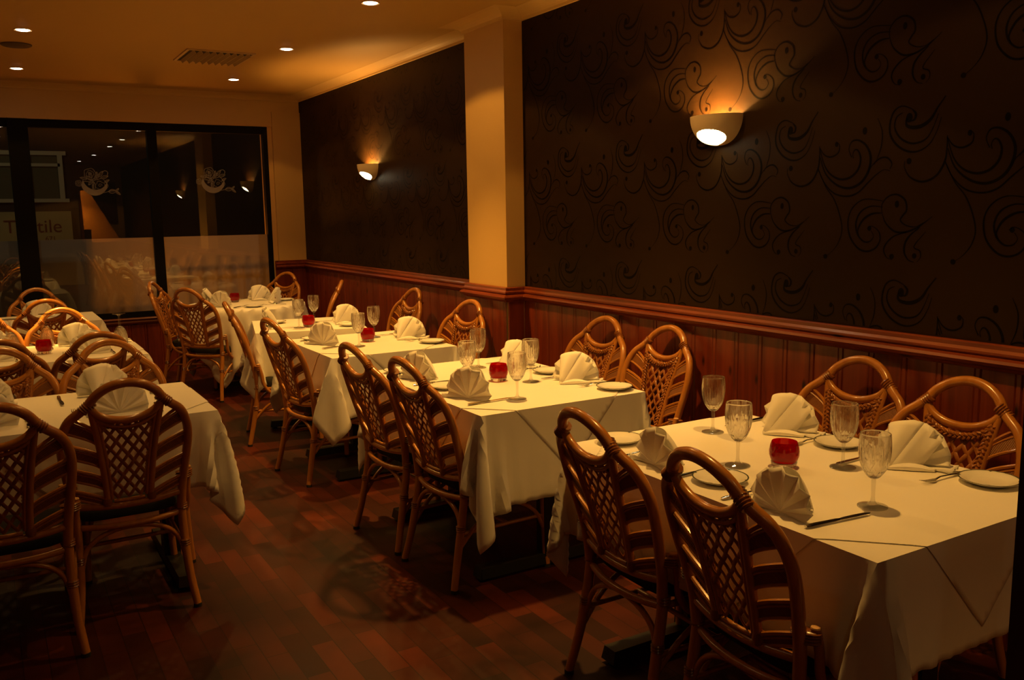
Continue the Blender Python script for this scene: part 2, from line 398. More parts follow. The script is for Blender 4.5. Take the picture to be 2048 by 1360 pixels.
# boards below the rail
def boards(name, parent, p0, p1, z0, z1, nrm, step=.146, mt=M_PINE):
    b = MB(); p0 = Vector(p0); p1 = Vector(p1); L = (p1-p0).length; d = (p1-p0)/L; nrm = Vector(nrm); n = max(1, int(round(L/step)))
    st = L/n; T = .014; g = .005; rows = [[], []]
    for i in range(n):
        for s, t in ((i*st, T-.006), (i*st+g, T), (i*st+.018, T), (i*st+.022, T-.0035), (i*st+.026, T), ((i+1)*st-g, T), ((i+1)*st, T-.006)):
            q = p0+d*s+nrm*t; rows[0].append((q.x, q.y, z0)); rows[1].append((q.x, q.y, z1))
    b.grid(rows); return b.build(name, mt, parent, smooth=False)
zb1 = ZD-.06
boards('wainscot', wr, (W, Y0, 0), (W, YP0, 0), 0, zb1, (-1, 0, 0))
boards('wainscot', wr, (W, YP1, 0), (W, YB, 0), 0, zb1, (-1, 0, 0))
boards('wainscot', wr, (XP, YP0, 0), (XP, YP1, 0), 0, zb1, (-1, 0, 0))
boards('wainscot', wr, (W, YP0, 0), (XP, YP0, 0), 0, zb1, (0, -1, 0))
boards('wainscot', wb, (W, YB-.02, 0), (2.655, YB-.02, 0), 0, zb1, (0, -1, 0))
boards('wainscot', wb, (2.66, YB+.03, 0), (XL, YB+.03, 0), 0, .50, (0, -1, 0))
# dado rail: moulded profile swept round the pilaster and the corner
def sweep(name, path, prof, mt, parent, z):
    b = MB(); n = len(path); P = [Vector((x, y, 0)) for x, y in path]; rows = []
    for i in range(n):
        d0 = (P[i]-P[i-1]).normalized() if i else (P[1]-P[0]).normalized()
        d1 = (P[i+1]-P[i]).normalized() if i < n-1 else d0
        n0 = Vector((-d0.y, d0.x, 0)); n1 = Vector((-d1.y, d1.x, 0)); m_ = (n0+n1); m_ = m_/max(.3, m_.dot(n0)) if m_.length > 0 else n0
        rows.append([tuple(P[i]+m_*t+Vector((0, 0, z+h))) for t, h in prof])
    b.grid(rows)
    for r in (rows[0], rows[-1]): b.add(r, [tuple(range(len(r)))])
    return b.build(name, mt, parent, smooth=False)
RPROF = [(0, 0), (.018, 0), (.026, -.004), (.024, -.018), (.034, -.028), (.034, -.036), (.026, -.044), (.046, -.052), (.052, -.062), (.046, -.074), (.028, -.082), (.020, -.09), (.014, -.094), (0, -.094)]
path = [(W, Y0), (W, YP0), (XP, YP0), (XP, YP1), (W, YP1), (W, YB-.02), (2.655, YB-.02)]
sweep('trim_1', path, RPROF, M_RAIL, None, ZD)['kind'] = 'structure'
SPROF = [(0, 0), (.05, 0), (.055, -.012), (.045, -.02), (.03, -.028), (.04, -.045), (.03, -.06), (.02, -.07), (0, -.07)]
sweep('trim_2', [(2.655, YB+.03), (XL, YB+.03)], SPROF, M_RAILX, None, .565)['kind'] = 'structure'
# cornice
CPROF = [(0, ZT-.0), (.012, ZT+.002)]+[(.012+.108*(1-math.cos(a)), ZT+.004+.044*math.sin(a)) for a in [k*PI/2/6 for k in range(1, 7)]]+[(.128, ZC-.001), (.128, ZC)]
sweep('trim_3', [(W, Y0), (W, YP0), (XP, YP0), (XP, YP1), (W, YP1), (W, YB-.0), (XL, YB-.0)], [(t, z) for t, z in CPROF], M_CREAM, None, 0)['kind'] = 'structure'
b = MB(); b.box(W-.03, W, Y0, YP0, 0, .11); struct(b.build('baseboard_right', M_PINE, smooth=False))

# ------------------------------------------------------------------ window
def window(name, x0, x1):
    wdw = empty(name, (0, 0, 0)); wdw['kind'] = 'structure'
    b = MB(); fy0, fy1 = YB+.02, YB+.10; t = .045
    b.box(x0, x1, fy0, fy1, .565, .62); b.box(x0, x1, fy0, fy1, 2.375, 2.45); b.box(x0, x0+t, fy0, fy1, .62, 2.375); b.box(x1-t, x1, fy0, fy1, .62, 2.375)
    b.build('window_frame', M_FRAME, wdw, smooth=False)
    b = MB(); b.box(x0+t, x1-t, YB+.055, YB+.056, .62, 2.375); b.build('pane', M_PANE, wdw, smooth=False)
    b = MB(); b.box(x0+t, x1-t, YB+.062, YB+.0625, .62, 1.345); b.build('frosted_film', M_FILM, wdw, smooth=False)
    return wdw
w1 = window('window_1', 1.525, 2.655); w2 = window('window_2', .40, 1.525); w3 = window('window_3', XL, .37)
b = MB(); b.box(.30, .465, YB-.0, YB+.12, .565, 2.45); p_ = b.build('window_post', M_FRAME, w2, smooth=False)
def emblem(parent, cx, cz):
    b = MB(); y = YB+.0535
    def rib(pts, w, closed=False):
        P = cr([(p[0], p[1], 0) for p in pts], 5, closed); n = len(P)
        for i in range(n if closed else n-1):
            j = (i+1) % n; t = (P[j]-P[i]).normalized() if (P[j]-P[i]).length > 1e-9 else Vector((1,0,0)); q = Vector((-t.y, t.x, 0))*w/2
            b.add([(cx+v.x, y, cz+v.y) for v in (P[i]+q, P[i]-q, P[j]-q, P[j]+q)], [(0, 1, 2, 3)])
    def leaf(x, z, L, a, wd_=.35):
        c, s = math.cos(a), math.sin(a)
        pts = [(0, 0), (L*.35, L*wd_*.5), (L*.7, L*wd_*.42), (L, 0), (L*.7, -L*wd_*.42), (L*.35, -L*wd_*.5)]
        rib([(x+c*p[0]-s*p[1], z+s*p[0]+c*p[1]) for p in pts], .004, True); rib([(x, z), (x+c*L*.9, z+s*L*.9)], .003)
    def rose(x, z, r):
        for k in range(5):
            a = k*1.257; rib([(x+r*math.cos(a-.7), z+r*math.sin(a-.7)), (x+r*1.12*math.cos(a), z+r*1.12*math.sin(a)), (x+r*.95*math.cos(a+.7), z+r*.95*math.sin(a+.7))], .004)
        for k in range(4):
            a = k*1.57+.4; q = r*.65; rib([(x+q*math.cos(a-.8), z+q*math.sin(a-.8)), (x+q*1.1*math.cos(a), z+q*1.1*math.sin(a)), (x+q*.8*math.cos(a+.8), z+q*.8*math.sin(a+.8))], .0035)
        rib([(x+r*.3*math.cos(t)*(1-t/9), z+r*.3*math.sin(t)*(1-t/9)) for t in [k*.8 for k in range(10)]], .0035)
    out = [(.115*math.cos(a), -.01+.115*math.sin(a)) for a in [math.radians(q) for q in range(185, 366, 10)]]
    inn = [(.01+.105*math.cos(a), .035+.105*math.sin(a)) for a in [math.radians(q) for q in range(185, 366, 10)]]
    for i in range(len(out)-1):
        b.add([(cx+p[0], y, cz+p[1]) for p in (out[i], out[i+1], inn[i+1], inn[i])], [(0, 1, 2, 3)])
    rose(.05, -.03, .062); rose(-.03, .078, .05)
    for x, z, L, a in ((-.01,.02,.07,2.6),(-.01,.02,.06,-2.3),(0,0,.08,-1.7),(0,.03,.07,.7),(.04,.05,.07,.9),(.06,.04,.07,.3),(-.06,.03,.06,2.9),(-.02,.04,.06,1.9),(.09,.0,.05,.5),(.02,.04,.06,1.4)): leaf(x, z, L, a)
    rose(-.135, -.01, .026); rib([(-.11, -.01), (-.08, .01), (-.02, .0)], .004)
    rib([(.06, -.1), (.11, -.09), (.15, -.075), (.19, -.085), (.215, -.11)], .004); leaf(.12, -.088, .07, .1, .5); leaf(.185, -.085, .04, .8); leaf(.185, -.085, .05, -.7)
    rib([(.07, .09), (.1, .11), (.125, .095), (.12, .07)], .005)
    return b.build('etched_rose_emblem', M_ETCH, parent, smooth=False, fix=False)
emblem(w2, .985, 1.88); emblem(w1, 2.085, 1.90)

# ------------------------------------------------------------------ outside
b = MB(); b.box(-12, 14, YB+.3, 26, -.35, -.25); struct(b.build('ground_outside', mat('asphalt', (.03, .03, .03), .9), smooth=False))
fac = empty('shop_building', (0, 20, 0)); tag(fac, 'dark brick shop building across the street seen through the window', 'building')
b = MB(); b.box(-8, 10, .05, .5, -.3, 7); b.build('facade', mat('dark_brick', (.05, .035, .025), .9), fac, smooth=False)
b = MB()
for x0, x1, z0, z1 in ((-.1, 1.62, 1.86, 1.93), (-.1, 1.62, 2.78, 2.86), (-.1, -.02, 1.93, 2.78), (1.46, 1.55, 1.93, 2.78), (.2, .3, 1.93, 2.78), (.9, .99, 1.93, 2.78), (-.02, 1.5, 2.56, 2.62)): b.box(x0, x1, -.02, .05, z0, z1)
wf = b.build('window', mat('pale_window_frame', (.55, .5, .35), .6), fac, smooth=False)
b = MB(); b.box(-.02, 1.5, .03, .045, 1.93, 2.78); b.build('pane', mat('dim_blind', (.1, .1, .05), .6), wf, smooth=False)
sg = empty('shop_sign', (0, 19.9, 0)); tag(sg, 'pale signboard with dark red lettering across the street', 'sign')
b = MB(); b.box(-.1, 1.62, -.02, .05, 1.02, 1.68); b.build('board', mat('pale_sign_board', (.42, .36, .16), .6), sg, smooth=False)
M_LET = mat('dark_red_letters', (.12, .01, .006), .6)
def text(s, x, z, size, parent, y=-.03):
    c = bpy.data.curves.new('lettering', 'FONT'); c.body = s; c.size = size; c.extrude = .002
    t = bpy.data.objects.new('lettering', c); COL.objects.link(t)
    dg = bpy.context.evaluated_depsgraph_get(); me = bpy.data.meshes.new_from_object(t.evaluated_get(dg)); bpy.data.objects.remove(t)
    me.materials.clear(); me.materials.append(M_LET)
    o = bpy.data.objects.new('lettering', me); COL.objects.link(o); o.parent = parent; o.location = (x, y, z); o.rotation_euler = (PI/2, 0, 0)
text('Textile', .42, 1.27, .36, sg); text('671', 1.12, 1.1, .13, sg)
def railing(x0, x1, y, z0, zt, label):
    f = empty('street_railing', (x0, y, -.25)); tag(f, label, 'railing')
    b = MB(); b.box(0, x1-x0, -.012, .012, zt-.12+.25, zt-.09+.25); b.box(0, x1-x0, -.012, .012, .1, .13); b.build('rail', M_IRON, f, smooth=False)
    n = int((x1-x0)/.13)
    for i in range(n):
        b = MB(); xx = (i+.5)*.13; b.tube([(xx, 0, 0), (xx, 0, zt+.25-.03)], .01, 6); b.tube([(xx, 0, zt+.25-.035), (xx, 0, zt+.25-.015), (xx, 0, zt+.25)], [.008, .018, .003], 6); b.build('baluster', M_IRON, f)
railing(1.03, 1.55, YB+.26, 0, .80, 'low black iron railing outside the middle window')
railing(1.6, 2.75, YB+.22, 0, 1.12, 'taller black iron railing outside the window by the corner')
# block added outside to keep the orange light off the left film
b = MB(); b.box(-1.4, 1.05, YB+.30, YB+.5, -.25, 1.30); tag(b.build('garden_wall', mat('soot_brick', (.03, .027, .022), .9), smooth=False), 'dark brick garden wall outside behind the frosted window', 'wall')

# ------------------------------------------------------------------ ceiling fittings
def downlight():
    r = empty('ceiling_downlight'); tag(r, 'x', 'light')
    b = MB(); b.lathe([(.041, 0), (.052, -.004), (.055, -.001), (.055, .0), (.041, .0)], 28); b.build('trim_ring', M_VENT, r)
    b = MB(); b.lathe([(.0005, -.006), (.03, -.006), (.041, -.002)], 24); b.build('bulb', M_BULB, r); return r
dn_lab = {0: 'recessed downlight above the nearest large table', 1: 'recessed downlight above the second table along the panelled wall', 2: 'small round recessed downlight at the top edge, nearest over the wall tables',
          3: 'round recessed downlight between the square vent and the wall', 4: 'round recessed downlight nearest the window wall beside the square vent',
          5: 'bright round downlight beside the dark ceiling speaker disc', 6: 'round downlight across the aisle nearest the window wall', 7: 'recessed downlight behind the camera near the right wall',
          8: 'recessed downlight at the far rear of the room', 9: 'recessed downlight behind the camera over the aisle', 10: 'recessed downlight over the gap behind the front aisle table', 11: 'recessed downlight over the chairs in the left foreground'}
d0 = downlight(); dk = kids(d0)
for i, (x, y, s) in enumerate(LAMPS):
    o = d0 if i == 0 else copy_tree(d0, ch=dk); o.location = (x, y, ZC-.0005); tag(o, dn_lab[i], 'light', 'recessed ceiling downlights')
v = empty('ceiling_vent', (1.67, 7.21, ZC)); tag(v, 'square louvred air vent set in the ceiling', 'vent')
b = MB()
for k in range(4):
    a = .27-k*.0; 
b.box(-.25, .25, -.27, -.25, -.01, 0); b.box(-.25, .25, .25, .27, -.01, 0); b.box(-.25, -.23, -.25, .25, -.01, 0); b.box(.23, .25, -.25, .25, -.01, 0); b.build('frame', M_VENT, v, smooth=False)
b = MB(); b.box(-.23, .23, -.25, .25, -.004, -.001); b.build('backing', M_DARK, v, smooth=False)
for k in range(9):
    b = MB(); x = -.2+k*.05; b.poly([(x, -.25, -.004), (x+.003, -.25, -.004), (x+.016, -.25, -.028), (x+.013, -.25, -.028)], (0, .5, 0)); b.build('slat', M_VENT, v, smooth=False)
b = MB(); b.lathe([(.0005, -.014), (.085, -.014), (.098, -.008), (.1, 0)], 32); o = b.build('ceiling_speaker', M_SPK); o.location = (.34, 7.3, ZC-.0005); tag(o, 'flat dark round speaker disc on the ceiling', 'speaker')

# ------------------------------------------------------------------ sconces
def sconce():
    r = empty('wall_sconce')
    A, D, B = .148, .125, .135     # half width, depth, drop
    nt, npz = 120, 64
    def P(i, j, k=1.0):
        th = PI*i/nt; ph = (PI/2)*j/npz; c = math.cos(ph)**.85 if ph < PI/2 else 0
        return (-D*k*math.sin(th)*c, A*k*math.cos(th)*c, .065-B*k*math.sin(ph)*1.0)
    def hole(i, j):
        th = (i+.5)/nt-.5; ph = (j+.5)/npz-.66
        return ((th-.05)/.29)**2+((ph+.03)/.30)**2 < 1
    b = MB(); g = MB()
    for i in range(nt):
        for j in range(npz):
            q = [P(i, j), P(i+1, j), P(i+1, j+1), P(i, j+1)]
            if hole(i, j):
                g.add([P(i, j, .97), P(i+1, j, .97), P(i+1, j+1, .97), P(i, j+1, .97)], [(0, 1, 2, 3)])
            else:
                b.add(q, [(0, 1, 2, 3)]); b.add([P(i, j, .955), P(i+1, j, .955), P(i+1, j+1, .955), P(i, j+1, .955)], [(0, 3, 2, 1)])
                if j == 0: b.add([P(i, 0), P(i+1, 0), P(i+1, 0, .955), P(i, 0, .955)], [(0, 1, 2, 3)])
                for di, dj, e in ((1, 0, ((1, 0), (1, 1))), (-1, 0, ((0, 0), (0, 1))), (0, 1, ((0, 1), (1, 1))), (0, -1, ((0, 0), (1, 0)))):
                    if 0 <= j+dj < npz and 0 <= i+di < nt and hole(i+di, j+dj):
                        a_, c_ = (i+e[0][0], j+e[0][1]), (i+e[1][0], j+e[1][1]); b.add([P(*a_), P(*c_), P(*c_, .955), P(*a_, .955)], [(0, 1, 2, 3)])
    b.build('plaster_bowl', M_PLASTER, r, fix=False); g.build('glass_diffuser', M_DIFF, r, fix=False)
    b = MB(); b.box(-.012, 0, -.05, .05, -.03, .03); b.build('wall_bracket', M_PLASTER, r, smooth=False)
    return r
s0 = sconce(); sk = kids(s0)
for i, (x, y) in enumerate(SCON):
    o = s0 if i == 0 else copy_tree(s0, ch=sk); o.location = (x-.004, y, 1.905)
    tag(o, ['large lit half-bowl wall sconce on the nearer wallpaper panel', 'smaller-looking lit half-bowl sconce on the far wallpaper panel near the window'][i], 'wall light', 'half-bowl wall sconces')

# ------------------------------------------------------------------ rear of the room, seen in the window reflection
hd = empty('copper_hood', (2.15, -3.6, 0)); tag(hd, 'tapering hammered copper chimney hood at the rear, reflected in the window', 'fireplace hood')
mc = mat('hammered_copper', (.85, .36, .07), .42, Metallic=1.0)
def _h():
    v = coords(mc, (1, 1, 1)); n = nd(mc, 'ShaderNodeTexVoronoi', Scale=40.0); ln(mc, v, n.inputs['Vector']); bump(mc, n.outputs[0], .4, .01)
_h()
b = MB(); b.add([(-.12,-.3,2.15),(.05,-.3,2.15),(.05,.1,2.15),(-.12,.1,2.15),(-.12,-.5,1.0),(.62,-.5,1.0),(.62,.4,1.0),(-.12,.4,1.0)], [(0,1,2,3),(0,4,5,1),(1,5,6,2),(2,6,7,3),(3,7,4,0),(4,7,6,5)]); b.build('hood', mc, hd, smooth=False)
b = MB(); b.box(-.12, .62, -.5, .4, 0, .45); b.build('hearth', mat('hearth_stone', (.1, .08, .06), .8), hd, smooth=False)
pt = empty('wall_painting', (2.5, Y0, 1.9)); tag(pt, 'dark red framed painting on the rear wall, reflected in the window', 'painting')
b = MB(); b.box(-.3, .35, 0, .03, -.5, .45); b.build('canvas', mat('dark_red_canvas', (.09, .012, .008), .6), pt, smooth=False)

# ------------------------------------------------------------------ tables and draped cloths
TT = .750
def drape(name, a, b_, Lx, Ly, seed, rnd=None, steps=170, push=None, s=.022):
    """a sheet settled over a table top by a small position-based cloth solver; returns grid positions"""
    rng = np.random.default_rng(seed)
    def axis(h, L):
        n1 = int(round(L/s)); n2 = int(round(2*h/s)); return np.concatenate([np.linspace(-h-L, -h, n1+1)[:-1], np.linspace(-h, h, n2+1)[:-1], np.linspace(h, h+L, n1+1)])
    u = axis(a+.002, Lx); v_ = axis(b_+.002, Ly); nx = len(u); ny = len(v_)
    U, V = np.meshgrid(u, v_, indexing='ij')
    X = np.stack([U, V, np.full_like(U, TT+.003)], -1)
    if rnd: pin = (U**2+V**2) < (rnd-.015)**2
    else: pin = (np.abs(U) < a+.003) & (np.abs(V) < b_+.003)
    X[..., 2] += np.where(pin, 0, rng.normal(0, .002, U.shape))
    wgt = np.where(pin, 0., 1.)
    vel = np.zeros_like(X); dt = 1/50.
    REST0 = np.stack([U, V], -1)
    def con(d0, d1, k):
        m_ = 2 if max(abs(d0), abs(d1)) == 1 else 4
        for ph in range(m_):
            if d0 and not d1: A = (slice(ph, nx-d0, m_), slice(None)); o0, o1 = d0, 0
            elif d1 and not d0: A = (slice(None), slice(ph, ny-d1, m_)); o0, o1 = 0, d1
            elif d1 > 0: A = (slice(ph, nx-1, m_), slice(0, ny-1)); o0, o1 = 1, 1
            else: A = (slice(ph, nx-1, m_), slice(1, ny)); o0, o1 = 1, -1
            def sh(sl, o, n):
                st = sl.start or 0; en = sl.stop if sl.stop is not None else n
                return slice(st+o, en+o, sl.step) if o else sl
            B = (sh(A[0], o0, nx), sh(A[1], o1, ny))
            pa, pb = X[A], X[B]
            rest = np.sqrt(((REST0[B]-REST0[A])**2).sum(-1))
            wa = wgt[A]; wb_ = wgt[B]
            d = pb-pa; L = np.sqrt((d**2).sum(-1))+1e-9; ws = wa+wb_; ws = np.where(ws == 0, 1, ws)
            c = ((L-rest)/L*k/ws)[..., None]*d
            X[A] += c*wa[..., None]; X[B] -= c*wb_[..., None]
    for it in range(steps):
        vel[..., 2] -= 9.8*dt*wgt
        vel *= .965 if it < steps*.7 else .9
        if push is not None and it < steps*.5: vel += push(X, U, V)*wgt[..., None]
        old = X.copy(); X += vel*dt*wgt[..., None]
        for k in range(12):
            con(1, 0, 1); con(0, 1, 1); con(1, 1, .5); con(1, -1, .5)
            if k % 3 == 0: con(2, 0, .2); con(0, 2, .2)
            # table collision
            t = .004 if not rnd else .007
            if rnd:
                R = np.sqrt(X[..., 0]**2+X[..., 1]**2)+1e-9; ins = (R < rnd+t) & (X[..., 2] < TT+.003) & (~pin)
                top = ins & (X[..., 2] > TT-.012) & (R < rnd-.004); sd = ins & ~top
                X[..., 2][top] = TT+.003
                f = np.where(sd, (rnd+t)/R, 1); X[..., 0] *= f; X[..., 1] *= f
            else:
                ax, ay = np.abs(X[..., 0]), np.abs(X[..., 1]); ins = (ax < a+t) & (ay < b_+t) & (X[..., 2] < TT+.003) & (~pin)
                dx = a+t-ax; dy = b_+t-ay; dz = TT+.003-X[..., 2]
                top = ins & (dz < np.minimum(dx, dy)) ; X[..., 2][top] = TT+.003
                s1 = ins & ~top & (dx <= dy); s2 = ins & ~top & (dx > dy)
                X[..., 0][s1] = (np.sign(X[..., 0])*(a+t))[s1]; X[..., 1][s2] = (np.sign(X[..., 1])*(b_+t))[s2]
        vel = (X-old)/dt
    return X, u, v_
def cloth_obj(name, X, mt, parent=None, loc=(0,0,0), rz=0):
    nx, ny = X.shape[:2]; b = MB()
    b.v = [tuple(map(float, p)) for p in X.reshape(-1, 3)]
    b.f = [(i*ny+j, (i+1)*ny+j, (i+1)*ny+j+1, i*ny+j+1) for i in range(nx-1) for j in range(ny-1)]; b.m = [0]*len(b.f)
    o = b.build(name, mt, parent, fix=False); o.location = loc; o.rotation_euler = (0, 0, rz)
    mo = o.modifiers.new('thickness', 'SOLIDIFY'); mo.thickness = .0012; mo.offset = 1
    return o
def slip_obj(X, u, v_, R, loc, rz):
    """square slip cloth turned 45 degrees, laid on the sheet below; R = half diagonal"""
    nx, ny = X.shape[:2]
    du = np.gradient(X, axis=0); dv = np.gradient(X, axis=1); N = np.cross(du, dv); N /= np.linalg.norm(N, axis=-1)[..., None]+1e-9
    Y = X+N*.0032
    b = MB(); idx = {}
    def vert(i, j, p):
        key = (round(p[0], 5), round(p[1], 5))
        if key in idx: return idx[key]
        a = (p[0]-u[i])/(u[i+1]-u[i]); c = (p[1]-v_[j])/(v_[j+1]-v_[j])
        q = Y[i, j]*(1-a)*(1-c)+Y[i+1, j]*a*(1-c)+Y[i, j+1]*(1-a)*c+Y[i+1, j+1]*a*c
        b.v.append(tuple(map(float, q))); idx[key] = len(b.v)-1; return idx[key]
    for i in range(nx-1):
        for j in range(ny-1):
            if abs(u[i]+u[i+1])/2 > u[-1]-.02 or abs(v_[j]+v_[j+1])/2 > v_[-1]-.02: continue
            P = [(u[i], v_[j]), (u[i+1], v_[j]), (u[i+1], v_[j+1]), (u[i], v_[j+1])]
            for sx_, sy_ in ((1, 1), (1, -1), (-1, 1), (-1, -1)):
                Q = []
                for k in range(len(P)):
                    p, q = P[k], P[(k+1) % len(P)]; dp = sx_*p[0]+sy_*p[1]-R; dq = sx_*q[0]+sy_*q[1]-R
                    if dp <= 0: Q.append(p)
                    if dp*dq < 0: t = dp/(dp-dq); Q.append((p[0]+(q[0]-p[0])*t, p[1]+(q[1]-p[1])*t))
                P = Q
                if len(P) < 3: break
            if len(P) >= 3:
                f = []
                for p in P:
                    w = vert(i, j, p)
                    if w not in f: f.append(w)
                if len(f) >= 3: b.f.append(tuple(f)); b.m.append(0)
    o = b.build('slip_cloth', M_OVER, None, fix=False); o.location = loc; o.rotation_euler = (0, 0, rz)
    mo = o.modifiers.new('thickness', 'SOLIDIFY'); mo.thickness = .0012; mo.offset = 1
    return o
def table(loc, rz, a, b_, feet_along, long_axis, lab, rnd=None):
    t = empty('dining_table', (loc[0], loc[1], 0), rz); tag(t, lab, 'table', None)
    b = MB()
    if rnd: b.lathe([(.0005, TT-.035), (rnd-.012, TT-.035), (rnd-.012, TT-.010), (.0005, TT-.010)], 48)
    else: b.box(-a, a, -b_, b_, TT-.03, TT-.003)
    b.build('tabletop', M_BOARD, t, smooth=False)
    ped = [(0, 0)] if (rnd or max(a, b_) < .42) else ([(0, -b_+.16), (0, b_-.16)] if long_axis == 'y' else [(-a+.16, 0), (a-.16, 0)])
    for px, py in ped:
        b = MB(); b.box(px-.035, px+.035, py-.035, py+.035, .05, TT-.035); b.box(px-.15, px+.15, py-.15, py+.15, TT-.045, TT-.031); b.build('pedestal', M_IRON, t, smooth=False)
        b = MB()
        if feet_along == 'x' or len(ped) == 1:
            h = a-.05 if len(ped) > 1 else .3; b.add([(px-h, py-.035, .015), (px+h, py-.035, .015), (px+h, py+.035, .015), (px-h, py+.035, .015), (px-h+.01, py-.03, .06), (px+h-.01, py-.03, .06), (px+h-.01, py+.03, .06), (px-h+.01, py+.03, .06)], [(0,3,2,1),(4,5,6,7),(0,1,5,4),(1,2,6,5),(2,3,7,6),(3,0,4,7)])
            for e in (-h+.03, h-.03): b.tube([(px+e, py, 0), (px+e, py, .016)], .018, 10)
        if feet_along == 'y' or len(ped) == 1:
            h = b_-.02 if len(ped) > 1 else .3; b.add([(px-.035, py-h, .015), (px+.035, py-h, .015), (px+.035, py+h, .015), (px-.035, py+h, .015), (px-.03, py-h+.01, .06), (px+.03, py-h+.01, .06), (px+.03, py+h-.01, .06), (px-.03, py+h-.01, .06)], [(0,3,2,1),(4,5,6,7),(0,1,5,4),(1,2,6,5),(2,3,7,6),(3,0,4,7)])
            for e in (-h+.03, h-.03): b.tube([(px, py+e, 0), (px, py+e, .016)], .018, 10)
        b.build('foot', M_IRON, t, smooth=False)
    return t
TABS = [ # key, cx, cy, rz, a, b, Lx, Ly, R, seed, round, name
 ('T1', 2.085, 1.825, 0, .415, .615, .285, .29, .86, 3, None, 'nearest long table'),
 ('T2', 2.04, 3.575, 0, .41, .595, .29, .355, .85, 5, None, 'second long table'),
 ('T3', 2.01, 5.11, 0, .385, .44, .29, .33, .62, 8, None, 'square table for two'),
 ('T4', 2.0, 6.27, math.radians(-13), .375, .375, .29, .31, None, 11, None, 'skewed small table'),
 ('T5', 2.02, 8.10, math.radians(8), .52, .52, .27, .27, None, 13, .52, 'round corner table'),
 ('L1', .25, 4.07, 0, .53, .37, .30, .29, .72, 17, None, 'front aisle table'),
 ('L2', .26, 5.87, 0, .53, .375, .30, .28, .72, 19, None, 'middle aisle table'),
 ('L3', .24, 7.93, 0, .53, .36, .28, .28, None, 23, None, 'back aisle table')]
TN = {}
import time as _t; _t0 = _t.time()
for key, cx, cy, rz, a, b_, Lx, Ly, R, seed, rnd, nm in TABS:
    TN[key] = nm
    table((cx, cy), rz, a, b_, 'x' if key[0] == 'T' else 'y', 'y' if key[0] == 'T' else 'x',
          {'T1': 'black pedestal table under the cloth, closest to the camera', 'T2': 'black footed pedestal table under the second long cloth',
           'T3': 'small pedestal table under the square table cloth past the second long table', 'T4': 'small pedestal table standing skewed under its cloth',
           'T5': 'round pedestal table in the corner by the window', 'L1': 'pedestal table across the aisle nearest the camera',
           'L2': 'pedestal table in the middle across the aisle', 'L3': 'pedestal table across the aisle against the window'}[key], rnd)
    X, u, v_ = drape(key, a, b_, Lx, Ly, seed, rnd, s=.022 if key in ('T1', 'T2', 'L1') else .03, steps=150)
    o = cloth_obj('tablecloth', X, M_CLOTH, None, (cx, cy, .0), rz)
    tag(o, {'T1': 'large white tablecloth with deep corner folds, closest to the camera', 'T2': 'white tablecloth on the second long table, corner point hanging into the aisle',
            'T3': 'white tablecloth on the square table for two between the second and skewed tables', 'T4': 'white tablecloth on the small skewed table before the round one',
            'T5': 'white cloth draped in soft folds over the round corner table', 'L1': 'white tablecloth on the front table across the aisle, corner flaring out',
            'L2': 'white tablecloth on the middle table across the aisle', 'L3': 'white tablecloth on the far table across the aisle, under the window'}[key], 'tablecloth', 'white tablecloths')
    if R:
        o = slip_obj(X, u, v_, R, (cx, cy, .0), rz)
        tag(o, {'T1': 'white slip cloth laid diagonally on the nearest long table, point hanging down', 'T2': 'white slip cloth laid diagonally on the second long table',
                'T3': 'white slip cloth laid diagonally on the square table for two', 'L1': 'white slip cloth laid diagonally on the front table across the aisle',
                'L2': 'white slip cloth laid diagonally on the middle table across the aisle'}[key], 'slip cloth', 'diagonal white slip cloths')
print('drape time', _t.time()-_t0)
ZTOP = TT+.003+.0055

